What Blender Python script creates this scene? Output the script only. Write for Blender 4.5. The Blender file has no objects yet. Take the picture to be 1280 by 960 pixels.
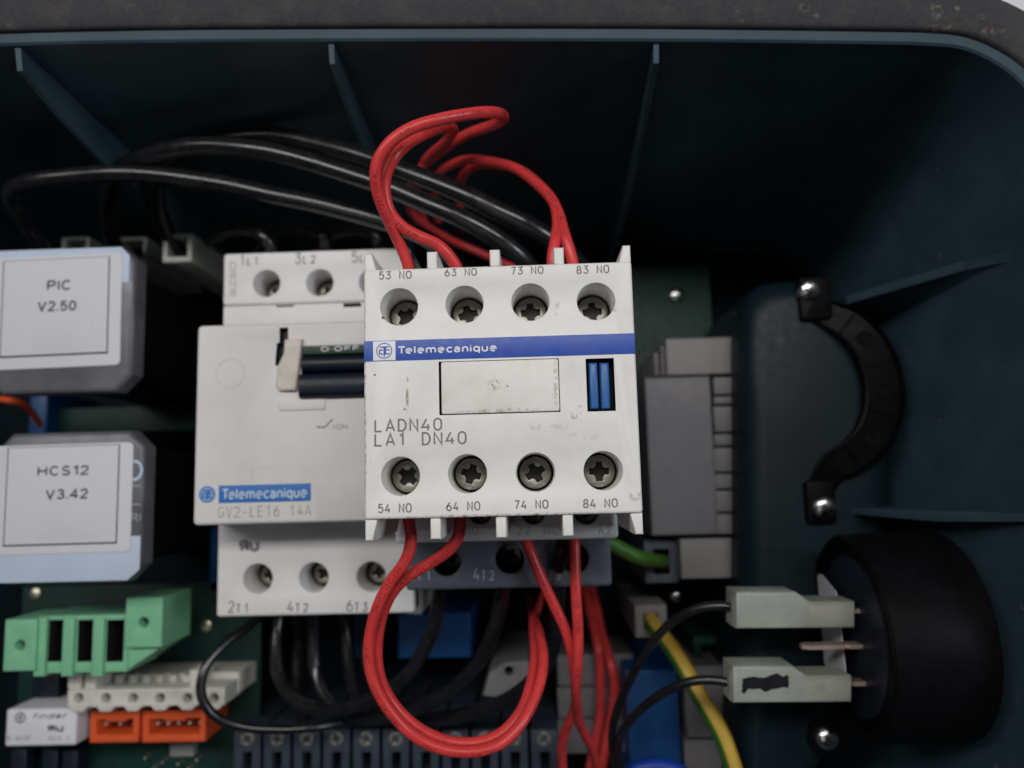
import bpy, bmesh, math, random
from mathutils import Vector, Matrix
from mathutils.geometry import tessellate_polygon
random.seed(7)
R = math.radians
S = 0.001                                   # everything below is laid out in millimetres
scn = bpy.context.scene
COL = scn.collection

# ------------------------------------------------------------------ camera, light, exposure
F_PX, CW, CH = 967.0, 1280, 960
CAM = Vector((4.8277, -14.4930, 240.4590))
EUL = (0.1215420, 0.0263861, -0.0259087)
cam = bpy.data.objects.new('camera', bpy.data.cameras.new('camera'))
COL.objects.link(cam)
cam.location = CAM * S
cam.rotation_euler = EUL
cam.data.sensor_width = 36
cam.data.lens = F_PX / CW * 36
cam.data.clip_start = 0.005
cam.data.clip_end = 20
cam.data.dof.use_dof = True
cam.data.dof.focus_distance = 0.1225
cam.data.dof.aperture_fstop = 14.5
scn.camera = cam

wd = bpy.data.worlds.new('World'); scn.world = wd; wd.use_nodes = True
bg = wd.node_tree.nodes['Background']
bg.inputs[0].default_value = (0.75, 0.85, 1.0, 1); bg.inputs[1].default_value = 0.007

def area(name, loc, target, sx, sy, power, col):
    l = bpy.data.lights.new(name, 'AREA'); l.shape = 'RECTANGLE'; l.size = sx; l.size_y = sy
    l.energy = power; l.color = col
    o = bpy.data.objects.new(name, l); COL.objects.link(o)
    o.location = loc
    d = Vector(target) - Vector(loc)
    o.rotation_euler = d.to_track_quat('-Z', 'Y').to_euler()
    return o
area('work_lamp', (-0.13, 0.20, 0.60), (-0.13, 0.0, 0.09), 0.85, 0.10, 3.15, (1.0, 0.975, 0.95))
area('side_fill', (0.60, 0.03, 0.64), (-0.04, 0.01, 0.06), 0.18, 0.18, 1.75, (0.84, 0.92, 1.0))  # added cool fill from the right, not an actual window
area('low_fill', (-0.22, -0.24, 0.72), (-0.02, -0.02, 0.08), 0.35, 0.25, 0.19, (0.93, 0.96, 1.0))  # weak fill added from below left to lift the lower faces, no real lamp

vs = scn.view_settings
vs.view_transform = 'Standard'; vs.look = 'None'; vs.gamma = 1; vs.exposure = -0.16
vs.use_curve_mapping = False

ROT = Matrix.Rotation(EUL[2], 3, 'Z') @ Matrix.Rotation(EUL[1], 3, 'Y') @ Matrix.Rotation(EUL[0], 3, 'X')
def P(px, py, z):
    """point in mm at height z above the back panel, measured off the photograph"""
    d = ROT @ Vector(((px - CW / 2) / F_PX, -(py - CH / 2) / F_PX, -1.0))
    return CAM + d * ((z - CAM.z) / d.z)
def XY(px, py, z):
    p = P(px, py, z); return (p.x, p.y)

# ------------------------------------------------------------------ materials
def mat(name, col, rough=0.5, metal=0.0, var=0.06, vscale=0.25, bump=0.0, bscale=4.0, spec=0.3,
        dirt=None, dirt_amt=0.0, dirt_scale=0.15, stains=(), specks=0.0, speck_scale=0.8, speck_col=(0.05, 0.04, 0.03),
        trans=0.0, sss=0.0, coat=0.0, print_col=None, print_amt=0.8):
    m = bpy.data.materials.new(name); m.use_nodes = True
    nt = m.node_tree; N = nt.nodes; L = nt.links
    b = N['Principled BSDF']
    tc = N.new('ShaderNodeTexCoord'); mp = N.new('ShaderNodeMapping'); mp.inputs['Scale'].default_value = (1000,) * 3
    L.new(tc.outputs['Object'], mp.inputs[0]); co = mp.outputs[0]
    def noise(scale, det=4, rgh=0.55):
        n = N.new('ShaderNodeTexNoise'); n.inputs['Scale'].default_value = scale
        n.inputs['Detail'].default_value = det; n.inputs['Roughness'].default_value = rgh
        L.new(co, n.inputs['Vector']); return n.outputs['Fac']
    def ramp(fac, lo, hi):
        r = N.new('ShaderNodeMapRange'); r.inputs[1].default_value = lo; r.inputs[2].default_value = hi
        L.new(fac, r.inputs[0]); return r.outputs[0]
    def mix(fac, a, bcol):
        x = N.new('ShaderNodeMix'); x.data_type = 'RGBA'
        if isinstance(fac, float): x.inputs[0].default_value = fac
        else: L.new(fac, x.inputs[0])
        for sock, v in ((x.inputs[6], a), (x.inputs[7], bcol)):
            if isinstance(v, tuple): sock.default_value = (*v, 1)
            else: L.new(v, sock)
        return x.outputs[2]
    def math_(op, a, bb):
        x = N.new('ShaderNodeMath'); x.operation = op
        for i, v in enumerate((a, bb)):
            if isinstance(v, (int, float)): x.inputs[i].default_value = v
            else: L.new(v, x.inputs[i])
        return x.outputs[0]
    c = mix(ramp(noise(vscale), 0.3, 0.7), tuple(k * (1 - var) for k in col), tuple(min(1, k * (1 + var)) for k in col))
    if dirt:
        f = math_('MULTIPLY', ramp(noise(dirt_scale, 6, 0.65), 0.48, 0.78), dirt_amt)
        c = mix(f, c, dirt)
    if specks:
        f = math_('MULTIPLY', ramp(noise(speck_scale, 2, 0.5), 0.735, 0.77), specks)
        c = mix(f, c, speck_col)
    for (sx, sy, rx, ry, amt, scol) in stains:        # stains with their own shape, where they are on the thing
        sub = N.new('ShaderNodeMapping'); sub.vector_type = 'TEXTURE'
        sub.inputs['Location'].default_value = (sx, sy, 0); sub.inputs['Scale'].default_value = (rx, ry, 1e4)
        L.new(co, sub.inputs[0])
        ln = N.new('ShaderNodeVectorMath'); ln.operation = 'LENGTH'; L.new(sub.outputs[0], ln.inputs[0])
        f = math_('SUBTRACT', 1.0, ln.outputs['Value'])
        f = ramp(f, 0.0, 0.5) if max(rx, ry) < 0.6 else math_('MULTIPLY', ramp(f, 0.0, 0.6), ramp(noise(1.1, 2, 0.6), 0.46, 0.60))
        c = mix(math_('MULTIPLY', f, amt), c, scol)
    if print_col:                                     # printed marks along a wire, in its own length / turn coordinates
        uvn = N.new('ShaderNodeUVMap'); uvn.uv_map = 'length_and_turn'
        sp = N.new('ShaderNodeSeparateXYZ'); L.new(uvn.outputs[0], sp.inputs[0])
        band = math_('LESS_THAN', sp.outputs[1], 0.42)
        def n1(scale, lo, hi):
            cb = N.new('ShaderNodeCombineXYZ'); L.new(math_('MULTIPLY', sp.outputs[0], scale), cb.inputs[0]); L.new(math_('MULTIPLY', sp.outputs[1], scale * 1.2), cb.inputs[1])
            n_ = N.new('ShaderNodeTexNoise'); n_.inputs['Scale'].default_value = 1.0; n_.inputs['Detail'].default_value = 1; L.new(cb.outputs[0], n_.inputs['Vector'])
            return ramp(n_.outputs['Fac'], lo, hi)
        f = math_('MULTIPLY', band, math_('MULTIPLY', n1(3.2, 0.50, 0.56), n1(0.10, 0.47, 0.50)))
        c = mix(math_('MULTIPLY', f, print_amt), c, print_col)
    L.new(c, b.inputs['Base Color'])
    b.inputs['Metallic'].default_value = metal
    b.inputs['Specular IOR Level'].default_value = spec
    L.new(math_('ADD', math_('MULTIPLY', ramp(noise(0.5, 5), 0.3, 0.7), 0.14), max(0.02, rough - 0.07)), b.inputs['Roughness'])
    if trans: b.inputs['Transmission Weight'].default_value = trans
    if coat:
        b.inputs['Coat Weight'].default_value = coat; b.inputs['Coat Roughness'].default_value = 0.15
    if sss:
        b.inputs['Subsurface Weight'].default_value = sss
        b.inputs['Subsurface Radius'].default_value = (1, 1, 1); b.inputs['Subsurface Scale'].default_value = 0.002
    if bump:
        bn = N.new('ShaderNodeBump'); bn.inputs['Strength'].default_value = bump; bn.inputs['Distance'].default_value = 0.0001
        L.new(noise(bscale, 3), bn.inputs['Height']); L.new(bn.outputs[0], b.inputs['Normal'])
    return m

BROWN = (0.20, 0.13, 0.06)
DK = (0.05, 0.045, 0.04)
M = {}
M['ivory'] = mat('ivory_plastic', (0.70, 0.685, 0.66), 0.42, var=0.03, bump=0.06, bscale=5, dirt=(0.52, 0.48, 0.43), dirt_amt=0.3, dirt_scale=0.10,
    specks=0.15, speck_scale=0.55,
    stains=((-15.0, -1.2, 0.35, 2.6, 0.8, BROWN), (-14.9, 1.9, 0.22, 0.5, 0.45, DK), (-15.4, -2.9, 0.2, 0.26, 0.8, DK), (11.7, -4.6, 0.7, 0.8, 0.8, DK), (12.8, -3.8, 0.5, 0.9, 0.5, DK),
            (7.2, -6.4, 5.0, 0.7, 0.22, BROWN), (13.5, -8.0, 5.0, 0.8, 0.16, BROWN), (4.6, 15.5, 0.9, 2.6, 0.35, (0.25, 0.24, 0.23)), (9.6, 13.6, 0.5, 1.2, 0.3, DK),
            (-18.8, 12.2, 0.35, 0.35, 1.0, DK), (18.9, 13.0, 0.5, 1.4, 0.7, DK), (-20.2, 2.8, 0.22, 0.22, 1.0, DK),
            (-2, -20.2, 22, 0.45, 0.75, (0.16, 0.13, 0.10)), (0, 20.3, 22, 0.28, 0.5, (0.3, 0.24, 0.2)), (-21.8, -2, 0.3, 22, 0.6, (0.25, 0.2, 0.16)), (20.9, -17.5, 1.4, 1.2, 0.4, DK)))
M['ivory_plate'] = mat('ivory_label_plate', (0.69, 0.675, 0.64), 0.4, var=0.03, bump=0.05, dirt=(0.48, 0.42, 0.34), dirt_amt=0.4, dirt_scale=0.2,
    stains=((-0.9, 0.5, 1.3, 1.6, 0.4, (0.15, 0.12, 0.08)), (-1.2, 0.25, 0.22, 0.18, 0.8, DK), (-0.5, 0.9, 0.16, 0.2, 0.6, DK), (-0.9, -0.2, 0.2, 0.14, 0.6, DK), (1.2, 0.0, 0.18, 0.2, 0.8, DK), (0, -3.9, 9, 0.5, 0.5, BROWN), (8.9, 0, 0.4, 5, 0.5, BROWN)))
M['cream'] = mat('cream_plastic', (0.66, 0.645, 0.64), 0.42, var=0.02, bump=0.05, dirt=(0.5, 0.47, 0.43), dirt_amt=0.35, dirt_scale=0.06)
M['cream_worn'] = mat('cream_worn_plastic', (0.60, 0.57, 0.51), 0.45, var=0.05, dirt=(0.30, 0.24, 0.18), dirt_amt=0.5, dirt_scale=0.3)
M['white_old'] = mat('old_white_plastic', (0.56, 0.54, 0.49), 0.5, var=0.05, dirt=(0.35, 0.31, 0.25), dirt_amt=0.4, dirt_scale=0.3)
M['cavity'] = mat('cavity_shade', (0.007, 0.0065, 0.006), 0.7)  # near-black on hole floors and slot walls, standing in for their shade
M['screw'] = mat('dull_zinc', (0.30, 0.287, 0.25), 0.40, metal=0.9, var=0.15, vscale=0.9, bump=0.15, bscale=3, dirt=(0.08, 0.07, 0.06), dirt_amt=0.6, dirt_scale=0.5)
M['screw_dark'] = mat('screw_recess', (0.05, 0.048, 0.042), 0.5, metal=0.7)
M['chrome'] = mat('bright_zinc', (0.72, 0.72, 0.72), 0.22, metal=1.0, var=0.1, vscale=0.8, bump=0.2, bscale=1.5)
M['tin'] = mat('tinned_copper', (0.60, 0.47, 0.40), 0.35, metal=0.65, var=0.15, vscale=0.4)
M['blue_stripe'] = mat('blue_print', (0.028, 0.075, 0.36), 0.36, var=0.06, vscale=0.5, bump=0.03, dirt=(0.08, 0.11, 0.3), dirt_amt=0.25)
M['blue_label'] = mat('blue_label_print', (0.03, 0.16, 0.48), 0.4, var=0.03)
M['blue_slider'] = mat('blue_slider_plastic', (0.035, 0.125, 0.34), 0.35, var=0.08)
M['white_print'] = mat('white_print', (0.72, 0.72, 0.74), 0.5, var=0.02)
M['grey_ink'] = mat('grey_ink', (0.19, 0.18, 0.18), 0.6, var=0.2, vscale=1.5)
M['faint_ink'] = mat('faint_grey_ink', (0.36, 0.35, 0.35), 0.6, var=0.1, vscale=1.0)
M['dark_ink'] = mat('dark_ink', (0.05, 0.05, 0.055), 0.6, var=0.15, vscale=1.5)
M['black_ink'] = mat('black_marker', (0.006, 0.006, 0.012), 0.5, spec=0.2)
M['pale_ink'] = mat('pale_ink', (0.30, 0.33, 0.37), 0.6)
M['paper'] = mat('paper_label', (0.565, 0.565, 0.60), 0.75, var=0.03, vscale=0.1, bump=0.05, bscale=2, dirt=(0.45, 0.45, 0.47), dirt_amt=0.3, dirt_scale=0.1)
M['paper_patch'] = mat('paper_patch', (0.545, 0.545, 0.58), 0.7, var=0.03, vscale=0.1)
M['paper_blue'] = mat('bluish_sticker', (0.43, 0.50, 0.62), 0.5, var=0.04, vscale=0.1)
M['module'] = mat('smoky_grey_plastic', (0.20, 0.205, 0.235), 0.36, var=0.25, vscale=0.10, dirt=(0.38, 0.36, 0.35), dirt_amt=0.5, dirt_scale=0.09, trans=0.55)
M['black'] = mat('black_plastic', (0.0035, 0.0035, 0.0045), 0.5, spec=0.06, var=0.2)
M['clamp'] = mat('clamp_rubber', (0.0018, 0.0018, 0.0025), 0.4, spec=0.07, var=0.2)
M['navy'] = mat('navy_black_plastic', (0.007, 0.011, 0.020), 0.4, var=0.1)
M['rocker_green'] = mat('dark_green_strip', (0.005, 0.030, 0.019), 0.4, var=0.1)
M['red_pvc'] = mat('red_pvc', (0.60, 0.047, 0.047), 0.29, var=0.10, vscale=0.3, bump=0.05, bscale=1.5, dirt=(0.36, 0.025, 0.025), dirt_amt=0.2, dirt_scale=0.35, specks=0.25, speck_scale=0.9, print_col=(0.06, 0.012, 0.014), print_amt=0.65)
M['black_pvc'] = mat('black_pvc', (0.009, 0.009, 0.011), 0.24, var=0.3, vscale=0.3, bump=0.04, bscale=0.5, dirt=(0.03, 0.028, 0.026), dirt_amt=0.3, dirt_scale=0.25, spec=0.65, print_col=(0.16, 0.16, 0.18), print_amt=0.3)
M['yellow_pvc'] = mat('yellow_pvc', (0.48, 0.31, 0.045), 0.45, var=0.08)
M['green_pvc'] = mat('green_pvc', (0.040, 0.12, 0.018), 0.4, var=0.1)
M['teal'] = mat('teal_plastic', (0.027, 0.054, 0.069), 0.45, var=0.12, vscale=0.08, bump=0.12, bscale=1.2, dirt=(0.06, 0.085, 0.10), dirt_amt=0.3, dirt_scale=0.08, specks=0.4, speck_scale=0.35, speck_col=(0.16, 0.18, 0.18))
M['bracket'] = mat('dark_teal_plastic', (0.0062, 0.0135, 0.0185), 0.40, spec=0.17, var=0.15, vscale=0.08, bump=0.1)
M['back'] = mat('dark_back_plastic', (0.004, 0.0088, 0.0125), 0.6, spec=0.05, var=0.15, vscale=0.08)
M['gasket'] = mat('foam_gasket', (0.037, 0.036, 0.041), 0.85, var=0.18, vscale=1.2, bump=0.6, bscale=1.6, dirt=(0.085, 0.075, 0.07), dirt_amt=0.6, dirt_scale=0.12, specks=0.2, speck_scale=0.4, speck_col=(0.12, 0.11, 0.10),
    stains=tuple((P(x, y, 106).x + 50, P(x, y, 106).y + 40, rx, ry, am * 0.55, c_) for x, y, rx, ry, am, c_ in ((1006, 9, 1.3, 1.1, 1.0, (0.22, 0.20, 0.18)), (1022, 19, 0.8, 0.6, 0.9, (0.2, 0.18, 0.15)), (1171, 13, 1.4, 2.2, 1.0, (0.20, 0.17, 0.12)), (1197, 10, 0.59, 0.59, 0.8, (0.2, 0.2, 0.19)), (1175, 33, 3.5, 0.7, 1.0, (0.24, 0.16, 0.11)), (1228, 21, 1.2, 0.7, 0.7, (0.16, 0.14, 0.12)), (925, 12, 1.2, 0.8, 0.8, (0.15, 0.13, 0.12)), (165, 9, 2.0, 1.2, 0.6, (0.11, 0.10, 0.10)), (12, 30, 1.6, 1.2, 0.7, (0.13, 0.12, 0.11)), (930, 24, 0.7, 0.5, 0.9, (0.18, 0.15, 0.13)), (1240, 38, 3, 0.8, 0.9, (0.2, 0.14, 0.1)))))
M['pcb'] = mat('green_circuit_board', (0.0035, 0.025, 0.020), 0.5, spec=0.25, var=0.25, vscale=0.12, bump=0.1, specks=0.25, speck_scale=0.25, speck_col=(0.10, 0.16, 0.12))
M['conn_green'] = mat('green_connector_plastic', (0.185, 0.45, 0.265), 0.4, var=0.05, sss=0.15)
M['nylon'] = mat('pale_nylon', (0.60, 0.64, 0.57), 0.36, var=0.12, vscale=0.16, trans=0.6, dirt=(0.2, 0.21, 0.16), dirt_amt=0.5, dirt_scale=0.12)
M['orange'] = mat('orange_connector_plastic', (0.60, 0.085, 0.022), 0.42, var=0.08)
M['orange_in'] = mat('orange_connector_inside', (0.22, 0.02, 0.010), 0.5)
M['relay_white'] = mat('white_relay_case', (0.62, 0.62, 0.66), 0.4, var=0.02)
M['relay_grey'] = mat('lilac_grey_plastic', (0.145, 0.138, 0.15), 0.5, var=0.05, vscale=0.08, dirt=(0.2, 0.18, 0.17), dirt_amt=0.4, dirt_scale=0.08)
M['relay_beige'] = mat('beige_grey_plastic', (0.20, 0.192, 0.187), 0.5, var=0.05, vscale=0.1)
M['cap_blue'] = mat('blue_capacitor_case', (0.006, 0.05, 0.165), 0.4, var=0.08)
M['strip'] = mat('slate_terminal_plastic', (0.030, 0.040, 0.056), 0.45, var=0.12)
M['lc_grey'] = mat('slate_grey_plastic', (0.078, 0.090, 0.112), 0.45, var=0.05, vscale=0.1)
M['ground'] = mat('white_tabletop', (0.80, 0.80, 0.82), 0.5, var=0.02, vscale=0.01)
M['solder'] = mat('solder', (0.5, 0.46, 0.36), 0.35, metal=0.9)

# ------------------------------------------------------------------ mesh helpers (mm in, metres out)
class MB:
    def __init__(s): s.v = []; s.f = []; s.m = []; s.uv = None
    def add(s, verts, faces, mi=0):
        o = len(s.v); s.v += [tuple(v) for v in verts]
        for f in faces: s.f.append(tuple(i + o for i in f)); s.m.append(mi)
        return o
    def rings(s, loops, mi=0, closed=True, cap0=False, cap1=False, mis=None):
        n = len(loops[0]); o = len(s.v)
        for l in loops: s.v += [tuple(v) for v in l]
        for k in range(len(loops) - 1):
            for i in range(n if closed else n - 1):
                j = (i + 1) % n
                s.f.append((o + k * n + i, o + k * n + j, o + (k + 1) * n + j, o + (k + 1) * n + i)); s.m.append(mis(k, i) if mis else mi)
        if cap0: s.f.append(tuple(o + i for i in reversed(range(n)))); s.m.append(mi)
        if cap1: s.f.append(tuple(o + (len(loops) - 1) * n + i for i in range(n))); s.m.append(mi)
    def build(s, name, mats, parent=None, loc=None, smooth=38, normals=True):
        base = Vector((0, 0, 0))
        if parent is not None: base = Vector(parent['_w']) if '_w' in parent else Vector((0, 0, 0))
        elif loc is not None: base = Vector(loc)
        me = bpy.data.meshes.new(name)
        me.from_pydata([(Vector(v) - base) * S for v in s.v], [], s.f)
        if not isinstance(mats, (list, tuple)): mats = [mats]
        for m in mats: me.materials.append(m)
        me.polygons.foreach_set('material_index', s.m)
        if s.uv:
            ul = me.uv_layers.new(name='length_and_turn')
            for l_ in me.loops: ul.data[l_.index].uv = s.uv[l_.vertex_index]
        if normals:
            bm = bmesh.new(); bm.from_mesh(me)
            bmesh.ops.recalc_face_normals(bm, faces=bm.faces[:]); bm.to_mesh(me); bm.free()
        if smooth:
            me.polygons.foreach_set('use_smooth', [True] * len(me.polygons))
            me.set_sharp_from_angle(angle=R(smooth))
        me.update()
        o = bpy.data.objects.new(name, me); COL.objects.link(o)
        o['_w'] = tuple(base)
        if parent is not None: o.parent = parent
        else: o.location = base * S
        return o

def thing(name, label, cat, loc, group=None):
    o = bpy.data.objects.new(name, None); COL.objects.link(o)
    o.empty_display_size = 0.005
    o.location = Vector(loc) * S; o['_w'] = tuple(loc)
    o['label'] = label; o['category'] = cat
    if group: o['group'] = group
    return o
def tag(o, label, cat, group=None):
    o['label'] = label; o['category'] = cat
    if group: o['group'] = group
    return o

def offset(poly, d):
    """offset a closed ccw polygon inwards by d"""
    n = len(poly); out = []
    for i in range(n):
        p0, p1, p2 = Vector(poly[i - 1]).to_2d(), Vector(poly[i]).to_2d(), Vector(poly[(i + 1) % n]).to_2d()
        a = (p1 - p0); b = (p2 - p1)
        if a.length < 1e-9: a = b
        if b.length < 1e-9: b = a
        a.normalize(); b.normalize()
        na = Vector((-a.y, a.x)); nb = Vector((-b.y, b.x))
        m = na + nb
        if m.length < 1e-6: m = na
        m.normalize()
        out.append(tuple(p1 + m * (d / max(0.35, m.dot(na)))))
    return out
def ccw(poly):
    a = sum(poly[i - 1][0] * poly[i][1] - poly[i][0] * poly[i - 1][1] for i in range(len(poly)))
    return list(poly) if a > 0 else list(reversed(poly))
def rect(x0, x1, y0, y1): return [(x0, y0), (x1, y0), (x1, y1), (x0, y1)]
def rrect(x0, x1, y0, y1, r, n=5):
    o = []
    for cx, cy, a0 in ((x1 - r, y0 + r, -90), (x1 - r, y1 - r, 0), (x0 + r, y1 - r, 90), (x0 + r, y0 + r, 180)):
        for k in range(n + 1):
            a = R(a0 + 90 * k / n); o.append((cx + r * math.cos(a), cy + r * math.sin(a)))
    return o
def circle(cx, cy, r, n=40): return [(cx + r * math.cos(2 * math.pi * k / n), cy + r * math.sin(2 * math.pi * k / n)) for k in range(n)]
def lift(poly, z): return [(x, y, z) for x, y in poly]

def plate(mb, outer, z1, z0, holes=(), bev=0.4, mi=0, cap=True, seg=3):
    """solid with a rounded front edge; holes = (loop, depth, rim radius, floor material, wall material)"""
    outer = ccw(outer)
    loops = []
    if cap: pass
    loops.append(lift(outer, z0))
    if bev > 0:
        for k in range(seg + 1):
            a = math.pi / 2 * k / seg
            loops.append(lift(offset(outer, bev * (1 - math.cos(a))), z1 - bev * (1 - math.sin(a))))
    else: loops.append(lift(outer, z1))
    mb.rings(loops, mi, cap0=cap)
    front = [Vector(p) for p in loops[-1]]
    polys = [front]
    for h in holes:
        loop, depth = ccw(h[0]), h[1]
        hb = h[2] if len(h) > 2 else 0.2
        fm = h[3] if len(h) > 3 else mi
        wm = h[4] if len(h) > 4 else mi
        hl = []
        for k in range(3 if hb > 0 else 1):
            a = math.pi / 2 * k / 2 if hb > 0 else 0
            hl.append(lift(offset(loop, -hb * (1 - math.sin(a))), z1 - hb * (1 - math.cos(a))) if hb > 0 else lift(loop, z1))
        polys.append([Vector(p) for p in hl[0]])
        hl.append(lift(loop, z1 - depth))
        n = len(loop); o = len(mb.v)
        for l in hl: mb.v += l
        for k in range(len(hl) - 1):
            for i in range(n):
                j = (i + 1) % n
                mb.f.append((o + k * n + j, o + k * n + i, o + (k + 1) * n + i, o + (k + 1) * n + j)); mb.m.append(mi if k < len(hl) - 2 else wm)
        mb.f.append(tuple(o + (len(hl) - 1) * n + i for i in range(n))); mb.m.append(fm)
    flat = [p for l in polys for p in l]
    if len(polys) == 1:
        mb.add(flat, [tuple(range(len(flat)))], mi)
    else:
        mb.add(flat, [t for t in tessellate_polygon(polys)], mi)

def weld(o, d=1e-6):
    bm = bmesh.new(); bm.from_mesh(o.data)
    bmesh.ops.remove_doubles(bm, verts=bm.verts[:], dist=d)
    bmesh.ops.recalc_face_normals(bm, faces=bm.faces[:])
    bm.to_mesh(o.data); bm.free()
    o.data.polygons.foreach_set('use_smooth', [True] * len(o.data.polygons))
    o.data.set_sharp_from_angle(angle=R(38)); o.data.update()
    return o

def slab(name, poly, z1, z0, m, parent=None, bev=0.3, holes=(), mats=None, loc=None, seg=3):
    mb = MB(); plate(mb, poly, z1, z0, holes, bev, seg=seg)
    return weld(mb.build(name, mats or m, parent, loc))
def block(name, x0, x1, y0, y1, z0, z1, m, parent=None, bev=0.3, **k):
    return slab(name, rect(min(x0, x1), max(x0, x1), min(y0, y1), max(y0, y1)), z1, z0, m, parent, bev, **k)
def pblock(name, px0, py0, px1, py1, z1, z0, m, parent=None, bev=0.3, **k):
    a, b, c, d = P(px0, py0, z1), P(px1, py0, z1), P(px1, py1, z1), P(px0, py1, z1)
    return block(name, (a.x + d.x) / 2, (b.x + c.x) / 2, (c.y + d.y) / 2, (a.y + b.y) / 2, z0, z1, m, parent, bev, **k)
def prect(px0, py0, px1, py1, z1):
    a, b, c, d = P(px0, py0, z1), P(px1, py0, z1), P(px1, py1, z1), P(px0, py1, z1)
    return ((a.x + d.x) / 2, (b.x + c.x) / 2, (c.y + d.y) / 2, (a.y + b.y) / 2)

def smooth_path(pts, n=8):
    pts = [Vector(p) for p in pts]
    q = [pts[0] * 2 - pts[1]] + pts + [pts[-1] * 2 - pts[-2]]
    out = []
    for i in range(1, len(q) - 2):
        p0, p1, p2, p3 = q[i - 1:i + 3]
        d1 = max(1e-6, (p1 - p0).length ** 0.5); d2 = max(1e-6, (p2 - p1).length ** 0.5); d3 = max(1e-6, (p3 - p2).length ** 0.5)
        m1 = (p2 - p1) + d2 * ((p1 - p0) / d1 - (p2 - p0) / (d1 + d2))
        m2 = (p2 - p1) + d2 * ((p3 - p2) / d3 - (p3 - p1) / (d2 + d3))
        for k in range(n):
            t = k / n; t2 = t * t; t3 = t2 * t
            out.append(p1 * (2 * t3 - 3 * t2 + 1) + m1 * (t3 - 2 * t2 + t) + p2 * (-2 * t3 + 3 * t2) + m2 * (t3 - t2))
    out.append(pts[-1]); return out

def tube(mb, pts, r, n=14, dens=8, stripe=None, ph=0.5, wob=0.09):
    path = smooth_path(pts, dens)
    for _ in range(2):
        path = [path[0]] + [(path[i - 1] + path[i] * 2 + path[i + 1]) / 4 for i in range(1, len(path) - 1)] + [path[-1]]
    k1, k2, k3 = (random.uniform(0, 6) for _ in range(3))
    sl = [0.0]
    for i in range(1, len(path)): sl.append(sl[-1] + (path[i] - path[i - 1]).length)
    path = [p + Vector((math.sin(sl[i] * 0.33 + k1), math.sin(sl[i] * 0.27 + k2), math.sin(sl[i] * 0.41 + k3))) * wob * r for i, p in enumerate(path)]
    up = None; loops = []
    for i, p in enumerate(path):
        t = (path[min(i + 1, len(path) - 1)] - path[max(i - 1, 0)]).normalized()
        if up is None:
            up = Vector((0, 0, 1)) - t * t.z
            if up.length < 0.2: up = Vector((0, 1, 0)) - t * t.y
        up = (up - t * up.dot(t)).normalized(); sd = t.cross(up)
        loops.append([p + (up * math.cos(2 * math.pi * k / n) + sd * math.sin(2 * math.pi * k / n)) * r for k in range(n)])
    mb.uv = []; ln = 0.0
    for i, p in enumerate(path):
        if i: ln += (p - path[i - 1]).length
        mb.uv += [(ln, abs(((k / n + ph) % 1.0) - 0.5) * 2 * math.pi * r) for k in range(n)]
    mb.rings(loops, 0, cap0=True, cap1=True, mis=(lambda k, i: 1 if stripe and i in stripe else 0))
def wire(name, ptsz, r, m, label, cat, group=None, n=14, mats=None, stripe=None, ph=0.5, wob=0.09):
    pts = [P(*p) if len(p) == 3 else Vector(p[:3]) for p in ptsz]
    mb = MB(); tube(mb, pts, r, n, stripe=stripe, ph=ph, wob=wob)
    return tag(mb.build(name, mats or m, None, loc=pts[0], smooth=60), label, cat, group)

def lathe(mb, prof, cx, cy, n=32, mi=0):
    """profile (radius, z) turned about the axis through cx, cy"""
    loops = [[(cx + rr * math.cos(2 * math.pi * k / n), cy + rr * math.sin(2 * math.pi * k / n), z) for k in range(n)] for rr, z in prof]
    mb.rings(loops, mi, cap0=True, cap1=True)

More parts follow.
